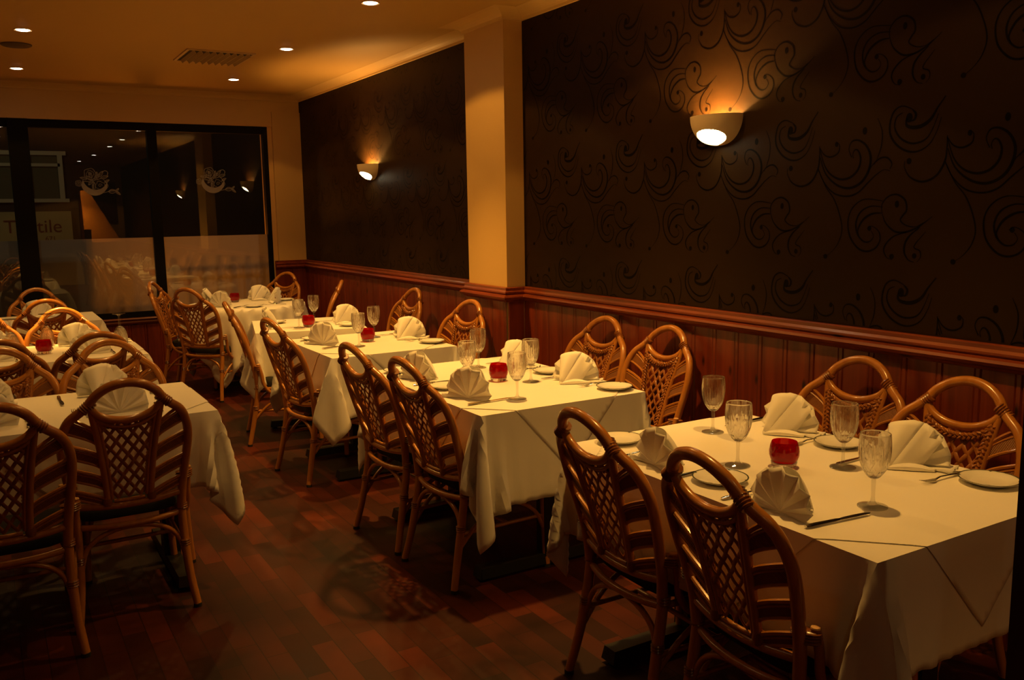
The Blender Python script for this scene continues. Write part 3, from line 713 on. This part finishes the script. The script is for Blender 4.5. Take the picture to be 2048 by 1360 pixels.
# ------------------------------------------------------------------ rattan chair
def prof(z):
    zs = [0, .25, .40, .47, .55, .72, .87, .97]; ys = [-.275, -.222, -.2, -.203, -.222, -.272, -.325, -.36]
    for i in range(len(zs)-1):
        if z <= zs[i+1]:
            t = (z-zs[i])/(zs[i+1]-zs[i]); return ys[i]+(ys[i+1]-ys[i])*t
    return ys[-1]
def S(x, z, dy=0):
    return (x, prof(z)-.03*max(0, 1-(x/.215)**2)*min(1, max(0, (z-.3)/.15))+dy, z)
def make_chair():
    r = empty('rattan_chair')
    half = [(0, .955), (.055, .944), (.1, .915), (.128, .878), (.155, .852), (.19, .822), (.212, .778), (.222, .72), (.218, .65), (.207, .57), (.197, .49), (.19, .40)]
    hz = [(-x, z) for x, z in half[:0:-1]]+half
    hoop = cr([S(x, z) for x, z in hz], 4)
    b = MB(); b.tube(hoop, .0172, 12); b.build('back_frame', M_RAT, r)
    dip = [(-.128, .872), (-.1, .838), (-.055, .815), (0, .807), (.055, .815), (.1, .838), (.128, .872)]
    b = MB(); b.tube(cr([S(x, z) for x, z in dip], 4), .0145, 10); b.tube(cr([S(x*.93, z-.027) for x, z in dip], 4), .0075, 8); b.build('head_rail', M_RAT, r)
    # cane bindings, each a part
    for s in (-1, 1):
        b = MB()
        for k in range(6):
            t = -.022+k*.009; p = Vector(S(s*.13, .874)); q = p+Vector((s*t*.75, 0, -t*.65)); d = Vector((s*.75, 0, -.65))*.0048
            b.tube([q-d, q, q+d], [.0175, .0215, .0175], 12)
        b.build('cane_binding', M_BIND, r)
        for z, x0 in ((.395, .193), (.25, .192)):
            b = MB()
            for k in range(3):
                p = Vector((s*x0, prof(z), z+k*.009)); b.tube([p-Vector((0, 0, .0045)), p, p+Vector((0, 0, .0045))], [.0185, .0215, .0185], 12)
            b.build('cane_binding', M_BIND, r)
        b = MB()
        for k in range(4):
            p = Vector((s*.208, prof(.535)+.012, .522+k*.008)); b.tube([p-Vector((0, 0, .004)), p, p+Vector((0, 0, .004))], [(.034, .017), (.038, .0205), (.034, .017)], 14, flat=(1, .5, 0))
        b.build('cane_binding', M_BIND, r)
        b = MB(); p = Vector(S(s*.079, .478)); b.tube([p+Vector((0, 0, -.016)), p, p+Vector((0, 0, .016))], [.016, .0185, .015], 10); b.build('cane_binding', M_BIND, r)
    # splat posts
    for s in (-1, 1):
        b = MB()
        b.tube(cr([S(s*.122, .865), S(s*.108, .78), S(s*.094, .68), S(s*.084, .58), S(s*.077, .478)], 4), .0125, 10)
        b.tube(cr([S(s*.104, .835, .001), S(s*.088, .75, .001), S(s*.076, .66, .001), S(s*.067, .57, .001), S(s*.062, .485, .001)], 4), .0075, 8)
        b.build('splat_post', M_RAT, r)
    # lattice of the splat
    def hw(z): return .060+(.098-.060)*min(1, max(0, (z-.50)/.30))
    b = MB(); sl = 1.45
    for d in (1, -1):
        for k in range(-12, 22):
            c = k*.040; pts = []
            for j in range(60):
                z = .487+j*.0058; x = d*((z-.49)/sl)+c*1.0-.2*d
                top = .80+.025*(x/.1)**2
                if abs(x) < hw(z) and z < top:
                    wv = .0028*math.sin((z-.49)*2*PI/.058+(PI*k if d > 0 else PI*k+PI))
                    pts.append(S(x, z, wv))
            if len(pts) > 2: b.tube(pts, (.0068, .0026), 6, flat=(1, 0, 0))
    b.build('lattice', M_WEAVE, r)
    # plaited edging on the seat side
    b = MB()
    def plait(path, off):
        P = cr(path, 14); L = 0; n = len(P)
        for ph in (0, 2*PI/3, 4*PI/3):
            L = 0; pts = []
            for i in range(n):
                if i: L += (P[i]-P[i-1]).length
                t = (P[min(i+1, n-1)]-P[max(i-1, 0)]).normalized(); q = Vector((0, 1, 0)); side = t.cross(q).normalized()
                a = L*2*PI/.046+ph; pts.append(P[i]+side*(.0085*math.sin(a))+q*(off+.004*math.sin(2*a)))
            b.tube(pts, .0052, 6)
    plait([S(-.105, .815), S(-.06, .788), S(0, .778), S(.06, .788), S(.105, .815)], .012)
    for s in (-1, 1): plait([S(s*.106, .83), S(s*.092, .75), S(s*.079, .66), S(s*.07, .57), S(s*.063, .49)], .013)
    b.build('plaited_edging', M_WEAVE, r)
    # side bands
    def hx(z):
        for i in range(len(half)-1):
            (x0, z0), (x1, z1) = half[i], half[i+1]
            if z1 <= z <= z0: return x0+(x1-x0)*(z0-z)/(z0-z1)
        return .19
    def px_(z): return .078+(.122-.078)*(z-.478)/(.865-.478)
    for s in (-1, 1):
        for zo, th in ((.800, .052), (.702, .052), (.606, .048), (.520, .036)):
            def cur(off):
                out = []
                zi = zo-.055+off; xo = hx(zo+off)-.006; xi = px_(zi)
                for k in range(9):
                    t = k/8; x = xi+(xo-xi)*t; z = zi+(zo+off-zi)*(t**.75); out.append(S(s*x, z))
                return out
            f = empty('side_band') if False else None
            b = MB(); b.k = 0
            b.tube(cur(th/2), .0068, 7); b.tube(cur(th/2-.013), .0042, 6); b.tube(cur(-th/2), .0058, 7)
            fr_ = b.build('side_band', M_RAT, r)
            b = MB(); b.slab([[Vector(p)+Vector((0, -.0015, 0)) for p in cur(th/2-.008)], [Vector(p)+Vector((0, -.0015, 0)) for p in cur(-th/2+.003)]], (0, .003, 0)); b.build('woven_panel', M_PANEL, fr_)
    b = MB(); b.tube(cr([S(-.196, .468), S(-.1, .458), S(0, .455), S(.1, .458), S(.196, .468)], 4), .0135, 10)
    b.tube([S(-.055, .476), S(0, .474), S(.055, .476)], .0075, 8); b.build('lower_back_rail', M_RAT, r)
    # seat
    b = MB(); rows = []
    for k, (z, ins) in enumerate(((.392, .012), (.398, .002), (.425, 0), (.44, .006), (.449, .02), (.453, .05), (.455, .12))):
        ring = []
        for j in range(40):
            a = 2*PI*j/40; c, s_ = math.cos(a), math.sin(a); ex = 1/((abs(c)**5+abs(s_)**5)**(1/5))
            wx = .195+.012*(s_*ex+1)/2; ring.append(((wx-ins)*c*ex, .005+(.2-ins)*s_*ex, z))
        rows.append(ring+[ring[0]])
    b.grid(rows); b.add(rows[-1][:-1], [tuple(range(40))]); b.add(rows[0][:-1], [tuple(range(40))]); b.build('seat', M_SEAT, r)
    b = MB(); b.tube(cr([(-.188, -.2, .382), (-.1, -.222, .376), (0, -.23, .374), (.1, -.222, .376), (.188, -.2, .382)], 4), .012, 9)
    b.tube(cr([(-.2, .19, .378), (0, .2, .378), (.2, .19, .378)], 4), .012, 9)
    for s in (-1, 1): b.tube([(s*.19, -.2, .385), (s*.2, .19, .378)], .011, 8)
    b.build('seat_rail', M_RAT, r)
    # hip rails: stub beside the frame, bending forward to the front leg
    for s in (-1, 1):
        b = MB(); b.tube(cr([(s*.226, prof(.55)+.028, .557), (s*.224, prof(.5)+.034, .49), (s*.221, -.165, .42), (s*.219, -.125, .365), (s*.217, -.06, .34), (s*.215, .06, .345), (s*.212, .175, .355)], 5), .0125, 10)
        hr = b.build('hip_rail', M_RAT, r)
        b = MB(); p = Vector((s*.226, prof(.55)+.028, .557)); b.tube([p, p+Vector((0, 0, .0035)), p+Vector((0, 0, .005))], [.0128, .0115, .006], 10); b.build('cut_end', M_CORE, hr)
    # arches and stretchers
    b = MB(); b.tube(cr([(-.19, prof(.2)-.0, .2), (-.165, -.215, .29), (-.1, -.215, .343), (0, -.218, .362), (.1, -.215, .343), (.165, -.215, .29), (.19, prof(.2), .2)], 5), .0098, 8); b.build('arch_brace', M_RAT, r)
    b = MB(); b.tube(cr([(-.2, .198, .2), (-.165, .2, .3), (-.09, .2, .345), (0, .2, .36), (.09, .2, .345), (.165, .2, .3), (.2, .198, .2)], 5), .0098, 8); b.build('arch_brace', M_RAT, r)
    for s in (-1, 1):
        b = MB(); b.tube(cr([(s*.193, prof(.18)+.005, .175), (s*.203, -.15, .265), (s*.208, -.05, .325), (s*.208, .04, .325), (s*.207, .14, .265), (s*.206, .19, .175)], 5), .0098, 8); b.build('arch_brace', M_RAT, r)
        b = MB(); b.tube([(s*.192, prof(.235)+.01, .235), (s*.204, .195, .235)], .009, 8); b.build('stretcher', M_RAT, r)
    b = MB(); b.tube([(-.198, 0, .238), (.198, 0, .238)], .009, 8); b.build('stretcher', M_RAT, r)
    for s in (-1, 1):
        b = MB(); b.tube(cr([(s*.19, -.2, .41), (s*.191, prof(.3), .3), (s*.197, prof(.15), .15), (s*.214, prof(.0), .012)], 4), [.0172]*8+[.0165, .016, .0158, .0155, .015], 11); lg = b.build('leg', M_RAT, r)
        b = MB(); b.tube([(s*.214, prof(0), 0), (s*.214, prof(0), .014)], .0165, 10); b.build('foot_cap', M_RUB, lg)
        b = MB(); b.tube(cr([(s*.2, .192, .395), (s*.205, .195, .2), (s*.214, .2, .012)], 4), .0155, 10); lg = b.build('leg', M_RAT, r)
        b = MB(); b.tube([(s*.214, .2, 0), (s*.214, .2, .014)], .0165, 10); b.build('foot_cap', M_RUB, lg)
    return r
chair0 = make_chair(); ck = kids(chair0); GK = {c.name: kids(c) for c in ck}
def dup_chair():
    c = chair0.copy(); COL.objects.link(c)
    for k in ck:
        q = k.copy(); COL.objects.link(q); q.parent = c
        for g in GK[k.name]:
            w = g.copy(); COL.objects.link(w); w.parent = q
    return c
CHAIRS = [ # x, y of the top of the back, facing in degrees from +y towards +x, label, group
 (1.455, 1.57, 93, 'rattan chair on the aisle side of the nearest long table, closest to the camera', 'T1'),
 (1.475, 2.10, 92, 'rattan chair on the aisle side of the nearest long table, towards the window', 'T1'),
 (2.83, 1.73, 263, 'rattan chair against the wall at the nearest long table, closest to the camera', 'T1'),
 (2.90, 2.21, 262, 'rattan chair against the wall at the nearest long table, towards the window', 'T1'),
 (1.43, 3.29, 86, 'rattan chair on the aisle side of the second long table, nearer the camera', 'T2'),
 (1.40, 3.80, 85, 'rattan chair on the aisle side of the second long table, towards the window', 'T2'),
 (2.935, 3.37, 266, 'rattan chair against the wall at the second long table, nearer the camera', 'T2'),
 (2.92, 3.88, 263, 'rattan chair against the wall at the second long table, next to the pilaster', 'T2'),
 (1.37, 5.01, 82, 'rattan chair on the aisle side of the square table for two', 'T3'),
 (2.775, 5.18, 259, 'rattan chair on the wall side of the square table for two, under the pilaster', 'T3'),
 (1.40, 6.14, 103, 'rattan chair seen edge-on at the small skewed table, aisle side', 'T4'),
 (2.87, 6.28, 266, 'rattan chair on the wall side of the small skewed table', 'T4'),
 (1.41, 7.58, 50, 'rattan chair at the round corner table, its back to the aisle in front of napkins', 'T5'),
 (1.30, 8.52, 118, 'rattan chair at the round corner table, closest to the window mullion', 'T5'),
 (2.66, 8.93, 236, 'rattan chair at the round corner table, tucked into the corner by the column', 'T5'),
 (2.70, 7.46, 290, 'rattan chair seen edge-on at the round corner table, against the panelled wall', 'T5'),
 (.41, 3.44, 0, 'rattan chair in the left foreground at the front aisle table, nearest the aisle', 'L1'),
 (-.02, 3.24, 2, 'rattan chair at the left picture edge, front aisle table, camera side', 'L1'),
 (.485, 4.60, 180, 'rattan chair facing the camera behind the front aisle table, nearest the aisle', 'L1'),
 (.03, 4.60, 178, 'rattan chair facing the camera behind the front aisle table, at the picture edge', 'L1'),
 (.485, 4.96, 0, 'rattan chair on the camera side of the middle aisle table, nearest the aisle', 'L2'),
 (.03, 4.96, -2, 'rattan chair on the camera side of the middle aisle table, at the picture edge', 'L2'),
 (.415, 6.45, 180, 'brightly lit rattan chair behind the middle aisle table and its red candle', 'L2'),
 (-.04, 6.45, 182, 'brightly lit rattan chair behind the middle aisle table, cut by the picture edge', 'L2'),
 (.375, 7.25, 0, 'rattan chair on the camera side of the back aisle table', 'L3'),
 (.37, 8.45, 180, 'rattan chair facing the camera at the back aisle table, against the window', 'L3')]
for i, (x, y, az, lab, key) in enumerate(CHAIRS):
    c = chair0 if i == 0 else dup_chair()
    a = math.radians(az); f = Vector((math.sin(a), math.cos(a), 0))
    c.location = Vector((x, y, 0))+f*.375; c.rotation_euler = (0, 0, -a)
    tag(c, lab, 'chair', 'rattan chairs at the '+TN[key])

# ------------------------------------------------------------------ table settings
def napkin(seed=0):
    b = MB(); n = 14; rows = []; lean = .16
    def rim(th, k): 
        R = .118+.034*math.sin(max(0, min(PI, th)))
        return R*(1.0 if k % 2 else .955)
    def fp(th, t, k):
        rad = rim(th, k)*t; z = max(0, rad*math.sin(th)); x = rad*math.cos(th)
        zig = (.012 if k % 2 else -.012)*t
        return Vector((x, zig-lean*z+.018*t*t*math.sin(max(0, th)), z+.0025+.004*(1-t)))
    for i in range(n+1):
        th = math.radians(-3+186*i/n)
        col = [fp(th, j/8, i) for j in range(9)]
        if i in (0, n): col = [Vector((p.x, p.y, .002)) for p in col]
        rows.append(col)
    b.grid(rows)
    # roll: narrow cone rising from a foot on the table to the top of the fan
    foot = Vector((-.045, .100, .002)); m = 10; rr = []
    for i in range(m+1):
        t = i/m; th = math.radians(124-46*t)
        R = .150*(1 if 0 < t < 1 else .985)
        tip = Vector((R*math.cos(th), -lean*R*math.sin(th)+.020+.030*math.sin(PI*t)*(1-.35*t), R*math.sin(th)+.003))
        st = foot+Vector(((t-.5)*.016, (t-.3)*.004, .012*math.sin(PI*t)))
        rr.append([st.lerp(tip, q)+Vector((0, .012, .006))*math.sin(PI*q)*math.sin(PI*t)*.8 for q in (0, .15, .3, .45, .6, .75, .88, 1)])
    b.grid(rr)
    # smooth sheet from the right edge of the roll into the right-hand pleat
    web = []
    for q in range(8):
        f = (0, .15, .3, .45, .6, .75, .88, 1)[q]; a_ = rr[-1][q]
        e = Vector((.035, .016, .004)).lerp(fp(math.radians(46), .97, 1)+Vector((0, .004, 0)), f)
        web.append([a_.lerp(e, t)+Vector((0, -.016*math.sin(PI*t)*f, 0)) for t in (0, .25, .5, .75, 1)])
    b.grid(web)
    # rolled hem strip along the foot, and the flat flap to the right
    st = []
    for q in range(10):
        t = q/9; c = foot.lerp(Vector((.085, .03, .002)), t)+Vector((0, -.012*math.sin(PI*t), 0)); w = .008+.014*math.sin(PI*min(1, t*1.05))
        st.append([c+Vector((0, w, 0)), c+Vector((0, w*1.05, w*.55)), c+Vector((0, w*.3, w*.95)), c+Vector((0, -w*.6, w*.7)), c+Vector((0, -w, .001))])
    b.grid(st)
    rt_ = []
    for q in range(6):
        t = q/5; c = Vector((.03, .012, .002)).lerp(Vector((.132, -.004, .003)), t); w = .004+.026*t
        rt_.append([c+Vector((0, w, 0)), c+Vector((.004, w*.35, .016*t)), c+Vector((0, -w*.2, .004)), c+Vector((.004, -w*.7, .018*t)), c+Vector((0, -w, .001))])
    b.grid(rt_)
    b.v = [(-p[0]*.93, p[1]*.93, p[2]*.93) for p in b.v]
    o = b.build('napkin', M_NAP, None, fix=False)
    mo = o.modifiers.new('thickness', 'SOLIDIFY'); mo.thickness = .0012; mo.offset = 0
    return o
def wine_glass():
    r = empty('wine_glass')
    bo = [(.0045, .078), (.012, .080), (.021, .089), (.030, .103), (.0365, .12), (.0402, .14), (.0412, .16), (.0405, .18), (.0385, .2)]
    P = [(q.x, q.y) for q in cr([(x, z, 0) for x, z in bo], 5)]
    inner = [(max(.0006, x-.0022-(.0016 if z < .1 else 0)), max(z, .0865)) for x, z in P[3:]]
    prof_ = P+[(P[-1][0]-.0010, P[-1][1]+.0008)]+inner[::-1]
    NO = len(P)
    def cut(i, r_, z, a):
        if i >= NO: return r_
        if z < .088 or z > .172: return r_
        k = 9; d = 0
        if z < .138:
            u_ = a*k/2+(z-.085)*66; v2 = a*k/2-(z-.085)*66
            g = min(abs(math.sin(u_)), abs(math.sin(v2))); d = .0012*max(0, 1-g*3.4)
        ph = (a*k/2/PI) % 1.0
        if z > .122:
            w = .10*(1-(z-.122)/.05); q = abs(ph-.5)
            if q < w: d = max(d, .0012*(1-q/w))
            q = min(abs(ph-.2), abs(ph-.8))
            if z < .155 and q < .06: d = max(d, .0009*(1-q/.06))
        return r_-d
    b = MB(); b.lathe(prof_, 144, f=cut, closed=False)
    b.lathe([(.0002, .0865), (prof_[-1][0], .0865)], 120) if False else None
    bw = b.build('bowl', M_GLASS, r)
    b = MB(); st = [(.0003, .0865), (.0045, .084), (.0052, .078), (.0058, .07), (.0052, .055), (.0048, .04), (.0052, .025), (.0075, .014), (.014, .0085), (.026, .006), (.0375, .0035), (.0385, .002), (.0375, .0006), (.02, .0012), (.0003, .002)]
    b.lathe([(q.x, q.y) for q in cr([(x, z, 0) for x, z in st], 3)], 48); b.build('stem_and_foot', M_FOOT, r)
    return r
def candle():
    r = empty('candle_holder')
    pr = [(.032, .0165), (.040, .024), (.0445, .038), (.0452, .052), (.0425, .068), (.0385, .08), (.0375, .0815), (.0365, .08), (.041, .067), (.0435, .052), (.043, .038), (.0385, .026), (.030, .0195), (.0003, .0188)]
    b = MB(); b.lathe(pr, 40); b.build('red_cup', M_RED, r)
    b = MB(); b.lathe([(.0003, .0005), (.030, .0005), (.0345, .003), (.0385, .012), (.0395, .018), (.0385, .0195), (.03, .0155), (.0003, .015)], 40); b.build('clear_base', M_GLASS, r)
    b = MB(); b.lathe([(.0003, .0195), (.0185, .0195), (.019, .032), (.018, .032), (.018, .0285), (.0003, .0285)], 24); tl = b.build('tealight', M_TIN, r)
    b = MB(); b.lathe([(.0003, .029), (.0175, .029), (.0003, .0295)], 20); b.tube([(0, 0, .029), (.001, 0, .036)], .0008, 5); b.build('wax', M_WAX, tl)
    return r
def plate():
    r = empty('side_plate')
    b = MB(); b.lathe([(.0003, .004), (.045, .004), (.052, .006), (.06, .0105), (.078, .0155), (.0812, .0158), (.081, .0142), (.066, .0085), (.055, .0025), (.044, .0008), (.0003, .0012)], 56); b.build('dish', M_CHINA, r)
    b = MB(); b.lathe([(.0772, .0157), (.0795, .0164), (.0812, .0163), (.0815, .0155)], 56)
    for k in range(4):
        a = k*PI/2+.5; c, s = math.cos(a), math.sin(a); b.poly([(c*.0775-s*.006, s*.0775+c*.006, .0160), (c*.0775+s*.006, s*.0775-c*.006, .0160), (c*.072, s*.072, .0146)], (0, 0, .0004))
    b.build('painted_rim', M_RIM, r); return r
def knife():
    b = MB()
    P = [(0, -.105), (0, -.09), (0, -.04), (0, -.005), (0, .005)]
    b.tube([(0, y, .0055) for _, y in P], [(.0055, .003), (.008, .0048), (.0062, .0042), (.0055, .0038), (.0045, .003)], 10, flat=(1, 0, 0))
    o = b.build('handle', M_STEEL); h = o
    b = MB(); out = [(-.005, .004), (-.0085, .03), (-.0095, .07), (-.008, .1), (-.001, .116), (.005, .105), (.0062, .06), (.0055, .004)]
    b.poly([(x, y, .0045) for x, y in out], (0, 0, .0012)); k = b.build('blade', M_STEEL, None, smooth=False)
    r = empty('table_knife'); h.parent = r; k.parent = r; return r
def fork():
    b = MB(); b.tube([(0, -.1, .0035), (0, -.085, .005), (0, -.04, .0075), (0, .02, .0095), (0, .045, .005)], [(.0075, .0016), (.0095, .002), (.0055, .0018), (.0032, .0018), (.005, .0016)], 8, flat=(1, 0, 0)); h = b.build('handle', M_STEEL)
    b = MB(); b.slab([[(-.005, .042, .0055), (.005, .042, .0055)], [(-.011, .055, .0035), (.011, .055, .0035)], [(-.0115, .068, .004), (.0115, .068, .004)]], (0, 0, .0013))
    for k in range(4):
        x = -.0099+k*.0066; b.tube([(x, .066, .0045), (x, .085, .0065), (x, .103, .0105)], [(.0017, .001), (.0015, .001), (.0007, .0006)], 5, flat=(1, 0, 0))
    t = b.build('tines', M_STEEL); r = empty('table_fork'); h.parent = r; t.parent = r; return r
PRO = {'napkin': [napkin(k) for k in range(1)], 'glass': wine_glass(), 'candle': candle(), 'plate': plate(), 'knife': knife(), 'fork': fork()}
PK = {k: kids(v) for k, v in PRO.items() if k != 'napkin'}
USED = set()
def place(kind, x, y, z, rz, label, cat, group, sc=1, flip=False):
    if kind == 'napkin' and 'aisle seat' in label and TN['T1'] in label: sc = .87
    src = PRO[kind][0] if kind == 'napkin' else PRO[kind]
    if kind not in USED: o = src; USED.add(kind)
    elif kind == 'napkin': o = src.copy(); COL.objects.link(o)
    else:
        o = src.copy(); COL.objects.link(o)
        for k in PK[kind]:
            q = k.copy(); COL.objects.link(q); q.parent = o
            for g in kids(k):
                w = g.copy(); COL.objects.link(w); w.parent = q
    o.location = (x, y, z); o.rotation_euler = (PI if flip else 0, 0, rz)
    o.scale = (sc, sc, sc)
    if flip: o.location.z = z+.2
    tag(o, label, cat, group); return o
# seats: table key, place name, napkin(x,y), facing deg, napkin yaw jitter, fork(x,y)/None, plate/None, knife/None
SE = [
 ('T1', 'aisle seat closest to the camera', (1.73, 1.55), 93, 4, (1.78, 1.70), (1.795, 1.835), (1.80, 1.425), (-3)),
 ('T1', 'aisle seat towards the window', (1.735, 2.06), 92, -6, (1.77, 2.19), (1.83, 2.355), (1.79, 1.93), 4),
 ('T1', 'wall seat closest to the camera', (2.395, 1.63), 270, 14, (2.35, 1.495), (2.415, 1.40), (2.32, 1.76), 0),
 ('T1', 'wall seat towards the window', (2.405, 2.12), 270, 8, (2.36, 1.99), (2.40, 1.905), (2.38, 2.305), 3),
 ('T2', 'aisle seat closest to the camera', (1.73, 3.27), 88, 24, (1.74, 3.39), (1.76, 3.54), (1.77, 3.165), 2),
 ('T2', 'aisle seat towards the window', (1.72, 3.78), 88, 10, (1.73, 3.91), (1.75, 4.04), (1.76, 3.67), -3),
 ('T2', 'wall seat closest to the camera', (2.33, 3.33), 268, 34, (2.36, 3.21), (2.37, 3.09), (2.33, 3.46), 0),
 ('T2', 'wall seat towards the window', (2.31, 3.82), 268, 20, (2.32, 3.70), (2.35, 3.59), (2.32, 3.98), 2),
 ('T3', 'aisle seat', (1.74, 5.17), 84, 24, (1.76, 5.28), (1.765, 5.42), (1.78, 5.02), 4),
 ('T3', 'wall seat', (2.29, 5.11), 268, 40, (2.3, 4.98), (2.325, 4.86), (2.25, 5.33), -3),
 ('T4', 'aisle seat', (1.70, 6.29), 100, -10, None, (1.82, 6.47), (1.76, 6.12), 0),
 ('T4', 'wall seat', (2.25, 6.13), 266, 40, None, (2.22, 5.98), (2.22, 6.33), 0),
 ('T5', 'seat with its back to the aisle', (1.76, 7.92), 52, 0, (1.68, 8.03), (2.0, 7.74), (1.9, 7.8), 5),
 ('T5', 'seat beside the window mullion', (1.72, 8.33), 118, 5, None, (1.9, 8.5), None, 0),
 ('T5', 'seat in the corner by the column', (2.22, 8.36), 225, 12, None, None, (2.1, 8.5), 0),
 ('T5', 'seat against the panelled wall', (2.28, 7.97), 290, -10, (2.2, 7.8), (2.4, 8.15), None, 0),
 ('L1', 'camera-side seat nearest the aisle', (.43, 3.86), 2, 0, (.27, 3.9), None, (.58, 3.86), 0),
 ('L1', 'camera-side seat at the picture edge', (-.04, 3.86), 0, 0, (-.16, 3.9), None, (.1, 3.88), 0),
 ('L1', 'far-side seat nearest the aisle', (.42, 4.315), 180, 3, (.61, 4.27), None, (.24, 4.25), 0),
 ('L1', 'far-side seat at the picture edge', (-.045, 4.30), 180, 0, None, None, (-.17, 4.26), 0),
 ('L2', 'camera-side seat nearest the aisle', (.50, 5.66), 0, 0, (.37, 5.68), None, (.62, 5.68), 0),
 ('L2', 'camera-side seat at the picture edge', (0, 5.66), 0, 0, None, None, (.12, 5.70), 0),
 ('L2', 'far-side seat nearest the aisle', (.47, 6.13), 180, 6, None, (.7, 6.1), (.32, 6.1), 0),
 ('L2', 'far-side seat at the picture edge', (.0, 6.13), 180, 0, None, None, None, 0),
 ('L3', 'window-side seat', (.35, 8.08), 180, 0, None, None, None, 0)]
for key, seat, nap, az, jit, fk, plt, kn, rj in SE:
    a = math.radians(az); zt = ZTOP-(.0028 if key in ('T4', 'T5', 'L3') else 0)
    tn = TN[key]
    # fans stand square to the diner, with the rolled flap on the table-centre side
    place('napkin', nap[0], nap[1], zt, -a+math.radians(jit), 'fan napkin, '+tn+', '+seat, 'napkin', 'fan napkins on the '+tn)
    if fk: place('fork', fk[0], fk[1], zt, -a+math.radians(rj), 'steel fork, '+tn+', '+seat, 'fork', 'forks on the '+tn)
    if plt: place('plate', plt[0], plt[1], zt, -a, 'white rimmed side plate, '+tn+', '+seat, 'plate', 'side plates on the '+tn)
    if kn: place('knife', kn[0], kn[1], zt, -a+math.radians(rj), 'steel table knife, '+tn+', '+seat, 'knife', 'knives on the '+tn)
GL = [('T1', 2.18, 2.27, 'furthest towards the window'), ('T1', 1.95, 1.92, 'between the candle and the far aisle chair'), ('T1', 2.20, 1.73, 'on the wall side of the red candle'), ('T1', 1.97, 1.45, 'closest to the camera'),
      ('T2', 1.88, 3.56, 'furthest on the aisle side'), ('T2', 2.13, 3.91, 'furthest towards the window'), ('T2', 1.90, 3.15, 'closest to the camera'), ('T2', 2.15, 3.44, 'on the wall side of the candle'),
      ('T3', 1.90, 4.98, 'on the aisle side of the candle'), ('T3', 2.12, 5.28, 'on the wall side of the candle'), ('T4', 1.88, 6.08, 'on the aisle side of the candle'), ('T4', 2.07, 6.32, 'on the wall side of the candle')]
for key, x, y, w in GL:
    place('glass', x, y, ZTOP-(.0028 if key == 'T4' else 0), random.random()*6, 'crystal wine glass on the '+TN[key]+', '+w, 'wine glass', 'wine glasses on the '+TN[key])
for x, y, w in ((.11, 6.02, 'before the fan napkin at the picture edge'), (.31, 6.22, 'beside the lit chair'), (.70, 5.93, 'nearest the aisle')):
    place('glass', x, y, ZTOP, 1, 'upturned wine glass on the middle aisle table, '+w, 'wine glass', 'upturned wine glasses', flip=True)
for key, x, y in (('T1', 2.06, 1.835), ('T2', 2.04, 3.55), ('T3', 2.02, 5.14), ('T4', 1.955, 6.10), ('T5', 1.975, 8.30), ('L2', .27, 5.84)):
    place('candle', x, y, ZTOP-(.0028 if key in ('T4', 'T5') else 0), 0, 'red glass candle holder on the '+TN[key], 'candle holder', 'red candle holders')

b = MB(); b.box(1.652, 1.76, .80, .90, 0, 1.30); b.box(1.645, 1.767, .793, .907, 1.30, 1.33)
tag(b.build('partition_post', wood_mat('dark_stained_post', (.02, .008, .004), (.03, .011, .005), (.04, .014, .006), .5), smooth=False), 'dark wooden partition post cut off by the right picture edge', 'post')
